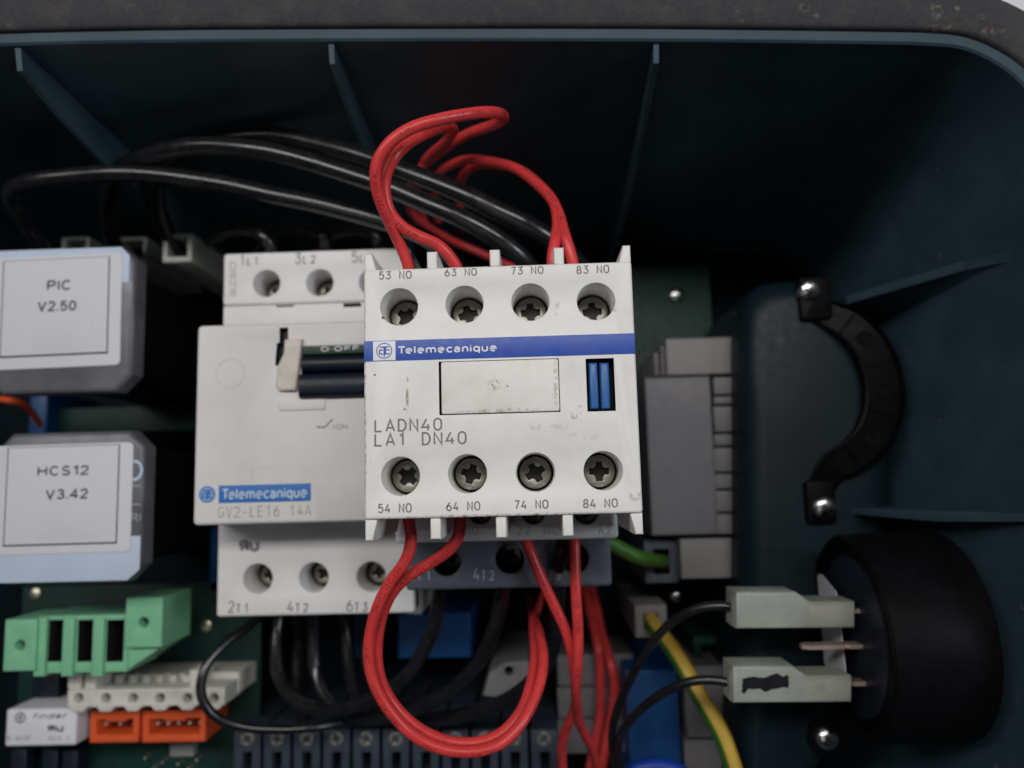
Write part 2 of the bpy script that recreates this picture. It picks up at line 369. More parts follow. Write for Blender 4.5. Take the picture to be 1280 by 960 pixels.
# ------------------------------------------------------------------ lettering
def arc(cx, cy, rx, ry, a0, a1, n=8):
    return [(cx + rx * math.cos(R(a0 + (a1 - a0) * k / n)), cy + ry * math.sin(R(a0 + (a1 - a0) * k / n))) for k in range(n + 1)]
GL = {   # engraved single-line lettering, cell 4 x 6
 '0': [arc(2, 4, 1.7, 2, 0, 180) + arc(2, 2, 1.7, 2, 180, 360) + [(3.7, 4)]],
 'O': [arc(2, 4, 1.9, 2, 0, 180) + arc(2, 2, 1.9, 2, 180, 360) + [(3.9, 4)]],
 '1': [[(0.8, 4.6), (2.2, 6), (2.2, 0)]],
 '2': [arc(2, 4.3, 1.7, 1.7, 170, -25, 10) + [(0.3, 0), (3.8, 0)]],
 '3': [[(0.4, 6), (3.5, 6), (1.8, 3.6)] + arc(1.9, 1.8, 1.75, 1.8, 80, -160, 10)],
 '4': [[(2.3, 6), (0.2, 1.6), (3.8, 1.6)], [(2.9, 3.2), (2.9, 0)]],
 '5': [[(3.5, 6), (0.8, 6), (0.6, 3.5)] + arc(1.9, 2.0, 1.75, 2.0, 115, -155, 12)],
 '6': [[(2.6, 6), (0.7, 3.1)] + arc(2, 1.85, 1.75, 1.85, 150, 510, 16)],
 '7': [[(0.3, 6), (3.6, 6), (1.4, 0)]],
 '8': [arc(2, 4.5, 1.4, 1.5, -90, 270, 14), arc(2, 1.5, 1.75, 1.5, 90, 450, 14)],
 'N': [[(0.2, 0), (0.2, 6), (3.6, 0), (3.6, 6)]],
 'L': [[(0.4, 6), (0.4, 0), (3.4, 0)]],
 'A': [[(0, 0), (1.9, 6), (3.8, 0)], [(0.7, 1.8), (3.1, 1.8)]],
 'D': [[(0.3, 0), (0.3, 6), (1.6, 6)] + arc(1.7, 3, 2.0, 3, 85, -85, 10) + [(1.6, 0), (0.3, 0)]],
 'T': [[(0, 6), (3.8, 6)], [(1.9, 6), (1.9, 0)]],
 'G': [arc(2, 3, 1.9, 3, 45, 350, 14) + [(3.8, 2.8), (2.3, 2.8)]],
 'V': [[(0, 6), (1.9, 0), (3.8, 6)]],
 'E': [[(3.4, 6), (0.3, 6), (0.3, 0), (3.4, 0)], [(0.3, 3.1), (3.0, 3.1)]],
 'C': [arc(2, 3, 1.9, 3, 50, 310, 14)],
 '-': [[(0.8, 2.6), (3.2, 2.6)]],
 ' ': [],
}
def ribbon(mb, pts, w, z, mi=0):
    n = len(pts)
    if n < 2: return
    closed = (Vector(pts[0]) - Vector(pts[-1])).length < 1e-4
    L_, R_ = [], []
    for i in range(n):
        p = Vector(pts[i])
        a = Vector(pts[i]) - Vector(pts[i - 1]) if i else (Vector(pts[-1]) - Vector(pts[-2]) if closed else Vector(pts[1]) - Vector(pts[0]))
        b = Vector(pts[i + 1]) - p if i < n - 1 else (Vector(pts[1]) - Vector(pts[0]) if closed else a)
        a = a.normalized(); b = b.normalized()
        na, nb = Vector((-a.y, a.x)), Vector((-b.y, b.x))
        m = na + nb
        m = na if m.length < 1e-3 else m.normalized()
        k = w / 2 / max(0.45, m.dot(na))
        L_.append(p + m * k); R_.append(p - m * k)
    o = len(mb.v)
    for l, r in zip(L_, R_): mb.v += [(l.x, l.y, z), (r.x, r.y, z)]
    for i in range(n - 1): mb.f.append((o + 2 * i + 1, o + 2 * i + 3, o + 2 * i + 2, o + 2 * i)); mb.m.append(mi)
def engrave(txt, x0, x1, y0, y1, z, m, parent, w=0.75, small=(), name='lettering', lab=None):
    """single-line text fitted into a box; characters whose index is in small are set lower"""
    mb = MB(); n = len(txt); adv = 5.6
    tot = adv * n - (adv - 4)
    sx = (x1 - x0) / tot; sy = (y1 - y0) / 6
    for i, ch in enumerate(txt):
        k = 0.72 if i in small else 1
        for j, st in enumerate(GL[ch]):
            pts = [(x0 + (i * adv + px * k) * sx, y0 + py * k * sy) for px, py in st]
            ribbon(mb, pts, w * sy, z + 0.004 * j)
    return mb.build(name, m, parent, smooth=0, normals=False)
def pengrave(txt, px0, py0, px1, py1, z, m, parent, **k):
    x0, x1, y0, y1 = prect(px0, py0, px1, py1, z); return engrave(txt, x0, x1, y0, y1, z + 0.03, m, parent, **k)
SG = {   # rounded sans serif, centre lines: width, strokes
 'l': (0, [[(0, 0), (0, 6)]]), 'I': (0, [[(0, 0), (0, 6)]]), 'i': (0, [[(0, 0), (0, 4.2)], [(0, 5.2), (0, 6.0)]]),
 '.': (0, [[(0, -0.3), (0, 0.55)]]), '\u00b7': (0, [[(0, 2.6), (0, 3.4)]]), ' ': (1.2, []),
 'e': (3.5, [[(0.1, 2.2), (3.5, 2.2)] + arc(1.8, 2.1, 1.75, 2.1, 8, 302, 16)]),
 'c': (2.75, [arc(1.75, 2.1, 1.75, 2.1, 45, 315, 14)]),
 'a': (3.1, [arc(1.55, 2.9, 1.4, 1.3, 155, 0, 8) + [(2.95, 0)], [(2.95, 2.5), (1.5, 2.3)] + arc(1.4, 1.15, 1.35, 1.15, 90, 270, 8) + [(2.1, 0.05), (2.95, 0.9)]]),
 'n': (3.1, [[(0, 0), (0, 4.2)], [(0, 2.5)] + arc(1.55, 2.6, 1.55, 1.6, 170, 0, 9) + [(3.1, 0)]]),
 'm': (5.4, [[(0, 0), (0, 4.2)], [(0, 2.6)] + arc(1.35, 2.7, 1.35, 1.5, 170, 0, 8) + [(2.7, 0)], [(2.7, 2.6)] + arc(4.05, 2.7, 1.35, 1.5, 170, 0, 8) + [(5.4, 0)]]),
 'q': (3.3, [arc(1.65, 2.1, 1.65, 2.1, 0, 360, 18), [(3.3, 4.2), (3.3, -1.7)]]),
 'd': (3.3, [arc(1.65, 2.1, 1.65, 2.1, 0, 360, 18), [(3.3, 6), (3.3, 0)]]),
 'u': (3.1, [[(0, 4.2), (0, 1.6)] + arc(1.55, 1.6, 1.55, 1.6, 190, 360, 9), [(3.1, 4.2), (3.1, 0)]]),
 'r': (1.7, [[(0, 0), (0, 4.2)], [(0, 2.4)] + arc(1.7, 2.5, 1.7, 1.7, 175, 90, 6)]),
 'f': (1.9, [[(2.0, 5.9)] + arc(1.7, 4.9, 0.9, 1.0, 90, 180, 5) + [(0.8, 0)], [(0, 4.1), (1.9, 4.1)]]),
 'T': (4.3, [[(0, 6), (4.3, 6)], [(2.15, 6), (2.15, 0)]]),
 'P': (3.6, [[(0, 0), (0, 6), (2, 6)] + arc(2.1, 4.45, 1.5, 1.55, 88, -88, 9) + [(2, 2.9), (0, 2.9)]]),
 'R': (3.8, [[(0, 0), (0, 6), (2, 6)] + arc(2.1, 4.45, 1.5, 1.55, 88, -88, 9) + [(2, 2.9), (0, 2.9)], [(2.1, 2.9), (3.8, 0)]]),
 '\u042f': (3.8, [[(3.8, 0), (3.8, 6), (1.8, 6)] + arc(1.7, 4.45, 1.5, 1.55, 92, 268, 9) + [(1.8, 2.9), (3.8, 2.9)], [(1.7, 2.9), (0, 0)]]),
 'H': (3.9, [[(0, 0), (0, 6)], [(3.9, 0), (3.9, 6)], [(0, 3.1), (3.9, 3.1)]]),
 'U': (3.8, [[(0, 6), (0, 1.9)] + arc(1.9, 1.9, 1.9, 1.9, 185, 355, 10) + [(3.8, 1.9), (3.8, 6)]]),
 'F': (3.2, [[(3.2, 6), (0, 6), (0, 0)], [(0, 3.1), (2.8, 3.1)]]),
 'S': (3.5, [arc(1.8, 4.45, 1.5, 1.55, 20, 262, 12) + arc(1.75, 1.45, 1.75, 1.45, 80, -160, 12)]),
 'C': (4.0, [arc(2.1, 3, 2.1, 3, 42, 318, 16)]), 'O': (4.4, [arc(2.2, 3, 2.2, 3, 0, 360, 22)]), '0': (3.4, [arc(1.7, 3, 1.7, 3, 0, 360, 20)]),
 'V': (4.2, [[(0, 6), (2.1, 0), (4.2, 6)]]), 'N': (3.8, [[(0, 0), (0, 6), (3.8, 0), (3.8, 6)]]), 'A': (4.2, [[(0, 0), (2.1, 6), (4.2, 0)], [(0.75, 2.0), (3.45, 2.0)]]),
 'D': (3.9, [[(1.5, 0), (0, 0), (0, 6), (1.5, 6)] + arc(1.6, 3, 2.3, 3, 85, -85, 12) + [(1.5, 0)]]),
 '1': (1.7, [[(0.2, 4.5), (1.7, 6), (1.7, 0)]]), '2': (3.4, [arc(1.75, 4.3, 1.6, 1.7, 170, -25, 10) + [(0.1, 0), (3.5, 0)]]),
 '3': (3.4, [arc(1.65, 4.55, 1.4, 1.45, 160, -85, 10) + [(1.3, 3.1)], [(1.4, 3.12)] + arc(1.65, 1.6, 1.7, 1.6, 85, -160, 12)]),
 '4': (3.6, [[(2.7, 0), (2.7, 6), (0, 1.7), (3.7, 1.7)]]), '5': (3.4, [[(3.2, 6), (0.7, 6), (0.35, 3.1)] + arc(1.7, 1.95, 1.7, 1.95, 128, -155, 12)]),
 '8': (3.4, [arc(1.7, 4.5, 1.35, 1.5, -90, 270, 14), arc(1.7, 1.5, 1.7, 1.5, 90, 450, 14)]),
}
def letters(txt, x0, x1, y0, h, z, m, parent, bold=0.0, name='lettering', slant=0.0, gap=0.95):
    """sans serif text with capitals h high, fitted between x0 and x1"""
    w = 0.80 + bold * 24
    xs = []; cur = 0.0
    for q_, ch in enumerate(txt):
        if q_ and txt[q_ - 1] == 'T': cur -= 1.3
        xs.append(cur); cur += SG[ch][0] + w + gap * (0.25 if w > 1.2 else 0.9)
    tot = cur - gap * (0.25 if w > 1.2 else 0.9) - w
    sx = (x1 - x0 - w * h / 6) / tot; sy = (h - w * h / 6) / 6
    mb = MB()
    for i, ch in enumerate(txt):
        for j, stk in enumerate(SG[ch][1]):
            ribbon(mb, [(x0 + w * h / 12 + (xs[i] + px) * sx + slant * py * sy, y0 + w * h / 12 + py * sy) for px, py in stk], w * h / 6, z + 0.004 * j + 0.001 * (i % 2))
    return mb.build(name, m, parent, smooth=0, normals=False)
def pletters(txt, px0, py0, px1, py1, z, m, parent, **k):
    x0, x1, y0, y1 = prect(px0, min(py0, py1), px1, max(py0, py1), z); return letters(txt, x0, x1, y0, y1 - y0, z + 0.03, m, parent, **k)

# ------------------------------------------------------------------ screw heads (one mesh per kind, copied)
def screw_mesh(name, r, combo=True):
    mb = MB()
    a, w = 0.60 * r, 0.20 * r
    c = 0.34 * r
    cross = [(w, a), (w, c), (c, w), (a, w), (a, -w), (c, -w), (w, -c), (w, -a), (-w, -a), (-w, -c), (-c, -w), (-a, -w), (-a, w), (-c, w), (-w, c), (-w, a)]
    holes = [(cross, 0.26 * r, 0.06 * r, 1, 1)]
    if combo:
        for s in (1, -1):
            holes.append((rect(-0.17 * r, 0.17 * r, *sorted((s * 0.70 * r, s * 0.93 * r))), 0.05 * r, 0.02 * r, 0, 1))
    plate(mb, circle(0, 0, r, 36), 0, -0.9 * r, holes, 0.08 * r)
    o = weld(mb.build(name, [M['screw'], M['screw_dark']]))
    return o
def pan_mesh(name, r):
    mb = MB()
    lathe(mb, [(0.01 * r, 0.55 * r), (0.3 * r, 0.53 * r), (0.6 * r, 0.45 * r), (0.85 * r, 0.28 * r), (r, 0.02 * r), (r, -0.5 * r)], 0, 0, 28)
    for k in range(4):
        q = [(0.10 * r, -0.06 * r), (0.55 * r, -0.05 * r), (0.55 * r, 0.05 * r), (0.10 * r, 0.06 * r)]
        ca, sa = math.cos(k * math.pi / 2), math.sin(k * math.pi / 2)
        mb.add([(x * ca - y * sa, x * sa + y * ca, 0.545 * r + 0.012 * r - (0.05 * r if abs(x) > 0.3 * r else 0)) for x, y in q], [(0, 1, 2, 3)], 1)
    return mb.build(name, [M['chrome'], M['screw_dark']])
PROTO = {}
def screw(parent, x, y, z, r, rot, pan=False, name='screw', tilt=0.0):
    key = (round(r, 2), pan)
    if key not in PROTO:
        o = (pan_mesh if pan else screw_mesh)(name, r); PROTO[key] = o
    else:
        o = PROTO[key].copy(); COL.objects.link(o)
    o.name = name
    o.parent = parent
    o.location = (Vector((x, y, z)) - Vector(parent['_w'])) * S
    o.rotation_euler = (tilt, 0, R(rot))
    return o

# ================================================================== THE SETTING AND THE ENCLOSURE
gmb = MB(); gmb.add([(-2500, -2500, -8), (2500, -2500, -8), (2500, 2500, -8), (-2500, 2500, -8)], [(0, 1, 2, 3)])
g = gmb.build('ground', M['ground'], smooth=0); g['kind'] = 'structure'; g['label'] = 'plain white surface the enclosure lies on'

enc = thing('enclosure', 'open dark teal plastic enclosure with ribbed walls and grey foam gasket rim', 'enclosure', (-50, -40, -4))
RZ = 105
inner_px = [(-330, 70), (-150, 58), (0, 50), (200, 45.5), (410, 44), (620, 43.5), (820, 44), (1000, 46), (1100, 47.5), (1160, 49), (1205, 54), (1245, 71), (1278, 95), (1304, 130), (1322, 180), (1334, 260), (1342, 400), (1348, 540), (1350, 760)]
path = smooth_path([P(x, y, RZ) for x, y in inner_px], 5)
path = [(p.x, p.y) for p in path]
path += [(path[-1][0] + 2, -150), (path[-1][0] - 4, -160), (-185, -160), (-192, -150), (-192, path[0][1] - 6)]
path = ccw(path)
wallmb = MB()
base = offset(path, 9)
wallmb.rings([lift(base, 0), lift(offset(path, 8.2), 2.0), lift(offset(path, 1.0), RZ - 0.4), lift(offset(path, 0.6), RZ), lift(offset(path, -1.15), RZ), lift(offset(path, -1.3), RZ - 0.5), lift(offset(path, -1.3), RZ - 3)], 0)
wallmb.rings([lift(offset(path, -1.3), RZ - 3), lift(offset(path, -11.0), RZ - 3), lift(offset(path, -11.0), RZ - 8), lift(offset(path, -5), RZ - 10), lift(offset(path, 0), -4)], 0)
wallmb.build('wall', M['teal'], enc, smooth=40)
bm_ = MB(); bm_.add(lift(base, 0), [tuple(range(len(base)))]); bm_.add(lift(offset(path, 0), -4), [tuple(range(len(path)))])
bm_.build('back_panel', M['back'], enc, smooth=0)
gk = MB()
gi, go_ = offset(path, -1.55), offset(path, -10.5)
gk.rings([lift(gi, RZ - 2.9), lift(offset(path, -1.6), RZ + 0.2), lift(offset(path, -2.2), RZ + 0.9), lift(offset(path, -9.7), RZ + 0.9), lift(offset(path, -10.4), RZ + 0.2), lift(go_, RZ - 2.9)], 0)
gk.build('gasket', M['gasket'], enc, smooth=50)

def rib(x_top_px, thick, drop, zlow, xshift=0):
    """stiffening rib standing on the upper wall, its free edge parallel to the wall"""
    t = P(*x_top_px, RZ)
    x = t.x; y1 = t.y - 0.2
    prof = [(y1 + 2.0, RZ - 1.5), (y1 - 0.5, RZ - 1.0), (y1 - drop, RZ - 2.0), (y1 - drop - 3.0, RZ - 14), (y1 - drop - 10.0, RZ - 50), (y1 - drop - 14, zlow), (y1 - 7.5, zlow), (y1 - 3, RZ - 40)]
    mb = MB()
    mb.rings([[(x - thick / 2 + xshift * (RZ - z) / RZ, y, z) for y, z in prof], [(x + thick / 2 + xshift * (RZ - z) / RZ, y, z) for y, z in prof]], 0, cap0=True, cap1=True)
    return mb.build('rib', M['teal'], enc, smooth=0)
rib((18, 52), 1.1, 4.6, 4)
rib((412, 44), 1.0, 4.4, 4)
rib((821, 44), 1.0, 4.2, 4)
def wall_rib(pa, pb, pc, thick, zlow):
    """rib on the right wall: free edge runs pa -> pb -> pc (photo px + height), body goes down to the floor"""
    A, B, C = P(*pa), P(*pb), P(*pc)
    y = lambda p: p.y
    loops = []
    for s in (-thick / 2, thick / 2):
        loops.append([(A.x, A.y + s, zlow), (A.x, A.y + s, A.z), (B.x, B.y + s, B.z), (C.x, C.y + s, C.z), (C.x + 3, C.y + s, C.z), (C.x - 5, C.y + s, zlow)])
    mb = MB(); mb.rings(loops, 0, cap0=True, cap1=True)
    return mb.build('rib', M['teal'], enc, smooth=0)
wall_rib((1058, 375, 52), (1205, 332, 80), (1335, 306, 103), 2.0, 5)
wall_rib((1050, 638, 52), (1170, 648, 78), (1338, 648, 103), 1.2, 5)

# raised dark moulding at the right of the floor
bz = 56
q = [P(1290, 1150, bz), P(925, 1150, bz), P(929, 700, bz), P(928, 420, bz), P(930, 385, bz), P(940, 362, bz), P(958, 349, bz), P(985, 345, bz), P(1052, 348, bz), P(1064, 372, bz), P(1100, 420, bz), P(1120, 560, bz), P(1130, 800, bz)]
slab('equipment_cover', [(p.x, p.y) for p in q[1:]], bz, 0.5, M['bracket'], enc, bev=6.5, seg=7)

# ------------------------------------------------------------------ circuit boards
pcb = thing('circuit_board', 'large green circuit board under the left modules and the green connector', 'circuit board', P(130, 850, 30))
x0, x1, y0, y1 = prect(22, 730, 325, 1010, 30)
slab('board', rect(x0, x1, y0 - 12, y1), 30, 28.4, M['pcb'], pcb, bev=0.1)
for px, py in ((45, 742), (258, 782), (200, 752)):
    c = P(px, py, 30); mb = MB(); lathe(mb, [(1.6, 30), (1.5, 30.6), (0.9, 30.9), (0.01, 30.95)], c.x, c.y, 18); mb.build('solder_joint', M['solder'], pcb)
for px, py in ((186, 945), (207, 950), (227, 952), (250, 947), (196, 958), (240, 958)):
    c = P(px, py, 30); mb = MB(); lathe(mb, [(0.6, 30), (0.5, 31.2), (0.25, 32.2), (0.02, 32.3)], c.x, c.y, 12); mb.build('solder_joint', M['solder'], pcb)
pblock('component', 212, 930, 242, 946, 32.5, 30.05, M['relay_beige'], pcb, bev=0.2)
block('edge_strip', *prect(60, 508, 262, 540, 18)[:2], *prect(60, 508, 262, 540, 18)[2:], 0.5, 18, M['pcb'], pcb, bev=0.3)
pcb2 = thing('circuit_board', 'dim green circuit board with one round screw behind the right side of white block', 'circuit board', P(820, 380, 14))
x0, x1, y0, y1 = prect(690, 333, 890, 470, 14)
block('board', x0, x1, y0 - 30, y1, 12.4, 14, M['pcb'], pcb2, bev=0.1)
c = P(845, 369, 14); screw(pcb2, c.x, c.y, 14.3, 2.5, 20, pan=True)

# ================================================================== AUXILIARY CONTACT BLOCK (front)
Z = 117
aux = thing('auxiliary_contact_block', 'white four pole auxiliary contact block with blue stripe in front centre', 'contact block', (0, 0, 93))
HX, HY = 22.0, 20.32
TOPH = [(498.8, 383.4), (580.6, 380.3), (663, 377.5), (745.0, 376.6)]
BOTH = [(500.6, 595.3), (584.4, 592.2), (669.4, 590.3), (754, 588.4)]
HOLES = [P(x, y, Z) for x, y in TOPH + BOTH]
lp = prect(552, 451, 698.5, 516, Z); sl = prect(733.2, 448, 768.5, 514, Z)
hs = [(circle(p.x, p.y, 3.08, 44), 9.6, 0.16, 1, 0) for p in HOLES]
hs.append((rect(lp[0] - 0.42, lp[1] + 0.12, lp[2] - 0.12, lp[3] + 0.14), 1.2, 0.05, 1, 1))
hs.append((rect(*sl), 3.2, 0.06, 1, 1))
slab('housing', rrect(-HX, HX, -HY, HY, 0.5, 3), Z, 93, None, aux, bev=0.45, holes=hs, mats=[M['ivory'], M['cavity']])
rots_t = [-35, 14, 2, 4]; rots_b = [50, -17, 28, 0]
for p, r_, top in zip(HOLES, rots_t + rots_b, [1] * 4 + [0] * 4):
    screw(aux, p.x, p.y - (0.15 if top else 0), Z - 7.6, 2.72, r_)
for i, x in enumerate((-21.1, -10.75, -0.35, 10.2, 21.1)):
    w = 0.85
    for s, hh in ((1, 2.9), (-1, 3.35)):
        if i in (0, 4):
            sg = 1 if i == 0 else -1
            poly = [(x - sg * 0.9, s * (HY - 0.1)), (x - sg * 0.9, s * (HY + hh)), (x + sg * 0.35, s * (HY + hh)), (x + sg * 1.15, s * (HY - 0.1))]
        else:
            poly = rect(x - w, x + w, *sorted((s * (HY - 0.1), s * (HY + hh))))
        slab('barrier', poly, Z - 0.5, 94, M['ivory'], aux, bev=0.35)
for s, xx in ((1, None), (-1, None)):     # side skirts closing the terminal rows
    pass
slab('label_plate', rrect(*lp, 0.35, 3), Z + 0.35, Z - 1.0, M['ivory_plate'], thing_ := aux, bev=0.18) if False else None
lpo = MB(); plate(lpo, rrect(*lp, 0.3, 3), Z + 0.45, Z - 1.1, (), 0.16)
lpe = lpo.build('label_plate', M['ivory_plate'], aux); weld(lpe)
# shift the plate mesh so its stains are laid out from its own middle
cx, cy = (lp[0] + lp[1]) / 2, (lp[2] + lp[3]) / 2
for v in lpe.data.vertices: v.co -= Vector((cx, cy, 0)) * S
lpe.location = Vector((cx, cy, 0)) * S
for a, b in ((736.3, 747.8), (750.8, 762.6)):
    s_ = prect(a, 453, b, 511.5, Z - 0.9)
    slab('slider', rect(*s_), Z - 0.9, Z - 3.1, M['blue_slider'], aux, bev=0.5)
    for yy in (0.5,):
        pass
st = prect(455.5, 427, 794, 452, Z); sty0, sty1 = 2.97 + 0, 6.2
sa, sb = P(620, 421.7, Z), P(620, 447.3, Z)
slab('stripe', rect(-HX + 0.06, HX - 0.06, sb.y, sa.y), Z + 0.1, Z - 0.3, M['blue_stripe'], aux, bev=0.04)
em = prect(466.5, 425.5, 494.5, 450.5, Z)
emp = slab('emblem_panel', rect(em[0], em[1], sb.y + 0.1, sa.y - 0.1), Z + 0.14, Z - 0.1, M['white_print'], aux, bev=0.02)
def te_logo(cx, cy, r, z, m, parent, w=0.13):
    mb = MB()
    ribbon(mb, circle(cx, cy, r, 36) + [circle(cx, cy, r, 36)[0]], w * r * 0.9, z)
    k = lambda pts: [(cx + x * r, cy + y * r) for x, y in pts]
    ribbon(mb, k([(-0.60, 0.50), (0.62, 0.50)]), w * r * 1.25, z + 0.004)
    ribbon(mb, k([(0, 0.5), (0, -0.78)]), w * r * 1.25, z + 0.008)
    ribbon(mb, k([(-0.70, 0.10), (-0.15, 0.10)]), w * r * 1.25, z + 0.004)
    ribbon(mb, k([(-0.62, 0.10), (-0.62, -0.42), (-0.15, -0.42)]), w * r * 1.25, z + 0.012)
    ribbon(mb, k([(0.17, 0.10), (0.72, 0.10)]), w * r * 1.25, z + 0.004)
    ribbon(mb, k([(0.17, 0.50), (0.17, -0.42), (0.70, -0.42)]), w * r * 1.25, z + 0.012)
    return mb.build('emblem', m, parent, smooth=0, normals=False)
te_logo((em[0] + em[1]) / 2, (sa.y + sb.y) / 2, 1.22, Z + 0.17, M['blue_stripe'], aux)
a, b = P(497, 440.5, Z), P(621, 437, Z)
letters('Telemecanique', a.x, b.x, (sa.y + sb.y) / 2 - 0.62, 1.30, Z + 0.13, M['white_print'], aux, bold=0.013)
for t, l, tp, rr, bt in (('53 NO', 474, 339.4, 514, 348.4), ('63 NO', 556, 336.2, 595.6, 344.6), ('73 NO', 638.8, 333.7, 678.8, 342.4), ('83 NO', 720.6, 332.3, 761, 341.4),
                         ('54 NO', 472.8, 630.1, 514, 640.4), ('64 NO', 558, 627.7, 599.7, 637.8), ('74 NO', 643, 625.6, 685, 635.6), ('84 NO', 729, 624.0, 771.6, 634.1)):
    pengrave(t, l, tp, rr, bt, Z, M['grey_ink'], aux, w=1.05)
pengrave('LADN40', 468, 524.2, 552.5, 538.4, Z, M['grey_ink'], aux, w=0.95)
pengrave('LA1 DN40', 468, 541.3, 583, 555.8, Z, M['grey_ink'], aux, w=0.95)

# ================================================================== CONTACTOR under it
con = thing('contactor', 'white and slate grey contactor under the blue striped contact block', 'contactor', (-1.6, 0, 0.5))
CX0, CX1 = -21.5, 20.7
yb = P(640, 676, 92).y
hz = [P(x, 640, 92) for x in (600, 666.5, 733)]
slab('cover', rrect(CX0, CX1, yb, 18.0, 0.8), 92, 60, None, con, bev=0.6, holes=[(circle(p.x, p.y, 2.35, 30), 5, 0.15, 1, 0) for p in hz], mats=[M['cream'], M['cavity']])
for i, p in enumerate(hz): screw(con, p.x, p.y - 0.1, 92 - 3, 2.05, 35 * i)
yg = P(640, 735.5, 82).y
hz2 = [P(x, y, 82) for x, y in ((558, 702), (637, 699), (718, 698))]
slab('base_housing', rrect(CX0 + 0.3, 20.1, yg, 19, 0.8), 82, 0.6, None, con, bev=0.6, holes=[(circle(p.x, p.y, 2.9, 34), 12, 0.25, 1, 1) for p in hz2], mats=[M['lc_grey'], M['cavity']])
for i, p in enumerate(hz2): screw(con, p.x, p.y, 82 - 9.5, 2.4, 20 + 40 * i)
for t, l, rr, sm in (('14', 560, 576, ()), ('NO', 582, 597, ()), ('22', 646, 663, ()), ('NC', 680, 699, ()), ('A2', 748, 764, ())):
    pengrave(t, l, 658, rr, 668, 92, M['faint_ink'], con, w=0.85)
for t, l, rr in (('2T1', 510, 541), ('4T2', 592, 619.5), ('6T3', 676, 702)):
    pengrave(t, l, 709.5, rr, 725, 82, M['pale_ink'], con, w=0.7, small=(1, 2))

# ================================================================== MOTOR CIRCUIT BREAKER left of it
gv = thing('motor_circuit_breaker', 'large off white motor circuit breaker with black rocker and small blue label', 'circuit breaker', (-46, 0, 0.5))
GX0, GX1 = -64.8, -21.6
ZT, ZB = 69, 82
ty1, ty0 = P(390, 313.5, ZT).y, P(390, 378.5, ZT).y
th = [P(x, y, ZT) for x, y in ((333, 354), (399.5, 353), (465.5, 352))]
slab('upper_terminal_block', rrect(GX0, GX1, ty0, ty1, 0.7), ZT, 0.6, None, gv, bev=0.5, holes=[(circle(p.x, p.y, 3.05, 36), 10, 0.45, 1, 0) for p in th], mats=[M['cream'], M['cavity']])
ys0 = P(390, 408, ZT).y
nt = [prect(a, 379, b, 383.2, ZT) for a, b in ((345, 367), (429, 451))]
slab('spacer_strip', rect(GX0 + 0.1, GX1 - 0.1, ys0, ty0 - 0.12), ZT - 0.25, 0.6, None, gv, bev=0.2, holes=[(rect(n_[0], n_[1], n_[2], ty0 - 0.3), 3, 0.02, 1, 1) for n_ in nt], mats=[M['cream'], M['cavity']])
for i, p in enumerate(th): screw(gv, p.x, p.y - 0.3, ZT - 8, 2.35, 60 - 25 * i)
by1, by0 = P(350, 403.8, ZB).y, P(350, 654.5, ZB).y
slot = prect(349.5, 396, 360, 432, ZB); slot2 = prect(344, 424, 354, 457, ZB)
rk = prect(377, 431, 500, 498, ZB)
well = [(slot[0], by1 - 1.0), (slot[1], by1 - 1.0), (slot[1] + 0.1, slot[2]), (slot2[1] + 0.2, slot2[2]), (slot2[0], slot2[2]), (slot2[0] + 0.3, slot2[3] - 0.8), (slot[0], slot[2] + 0.6)]
slab('body', rrect(GX0, GX1, by0, by1, 1.0), ZB, 0.7, None, gv, bev=0.7,
     holes=[(well, 2.0, 0.05, 1, 1), (rect(rk[0], GX1 - 1.5, rk[2], rk[3]), 6, 0.1, 1, 1)], mats=[M['cream'], M['navy']])
# rocker: two rolled black bars under a green strip
mb = MB()
ym = P(420, 466, ZB).y
def roll(ya, yb_, zc, depth, xl, xr):
    n = 10; prof = []
    for k in range(n + 1):
        t = math.pi * k / n
        prof.append(((ya + yb_) / 2 + (yb_ - ya) / 2 * math.cos(t), zc + depth * math.sin(t) ** 0.7))
    prof += [(ya, ZB - 5), (yb_, ZB - 5)]
    mb.rings([[(x, y, z) for y, z in prof] for x in (xl, xr)], 0, cap0=True, cap1=True)
yt = P(420, 443, ZB).y
roll(ym + 0.1, yt - 0.1, ZB - 0.8, 2.4, rk[0] + 0.3, GX1 - 1.7)
roll(rk[2] + 0.2, ym - 0.1, ZB + 0.2, 1.8, rk[0] - 0.1, GX1 - 1.7)
mb.build('rocker', M['navy'], gv)
block('rocker_strip', rk[0] + 0.4, GX1 - 1.7, yt, rk[3] - 0.1, ZB - 5.5, ZB + 0.7, M['rocker_green'], gv, bev=0.15)
pletters('O·OFF', 401, 432.5, 449, 438.8, ZB + 0.75, M['white_print'], gv, bold=0.01)
cl = prect(346.5, 425, 379, 489, ZB)
slab('rocker_collar', [(cl[0] + 1.8, cl[3]), (cl[0] + 2.4, cl[3]), (cl[1], cl[3]), (cl[1] - 0.3, cl[3] - 4), (cl[1] - 1.2, cl[2]), (cl[0] + 0.8, cl[2]), (cl[0], cl[2] + 1.0), (cl[0] + 0.3, cl[2] + 5), (cl[0] + 1.6, cl[3] - 3)][::-1], ZB + 1.2, ZB - 3, M['cream_worn'], gv, bev=0.5)
lg = prect(349, 499, 407, 513, ZB)
slab('ledge', rect(*lg), ZB + 0.3, ZB - 1, M['cream'], gv, bev=0.25)
c = P(288, 467, ZB); mb = MB()
ribbon(mb, circle(c.x, c.y, 3.0, 36) + [circle(c.x, c.y, 3.0, 36)[0]], 0.22, ZB + 0.03); mb.build('moulded_ring', M['faint_ink'], gv, smooth=0, normals=False).data.materials[0] = M['cream_worn']
r4 = prect(315, 585, 343, 603, ZB); mb = MB()
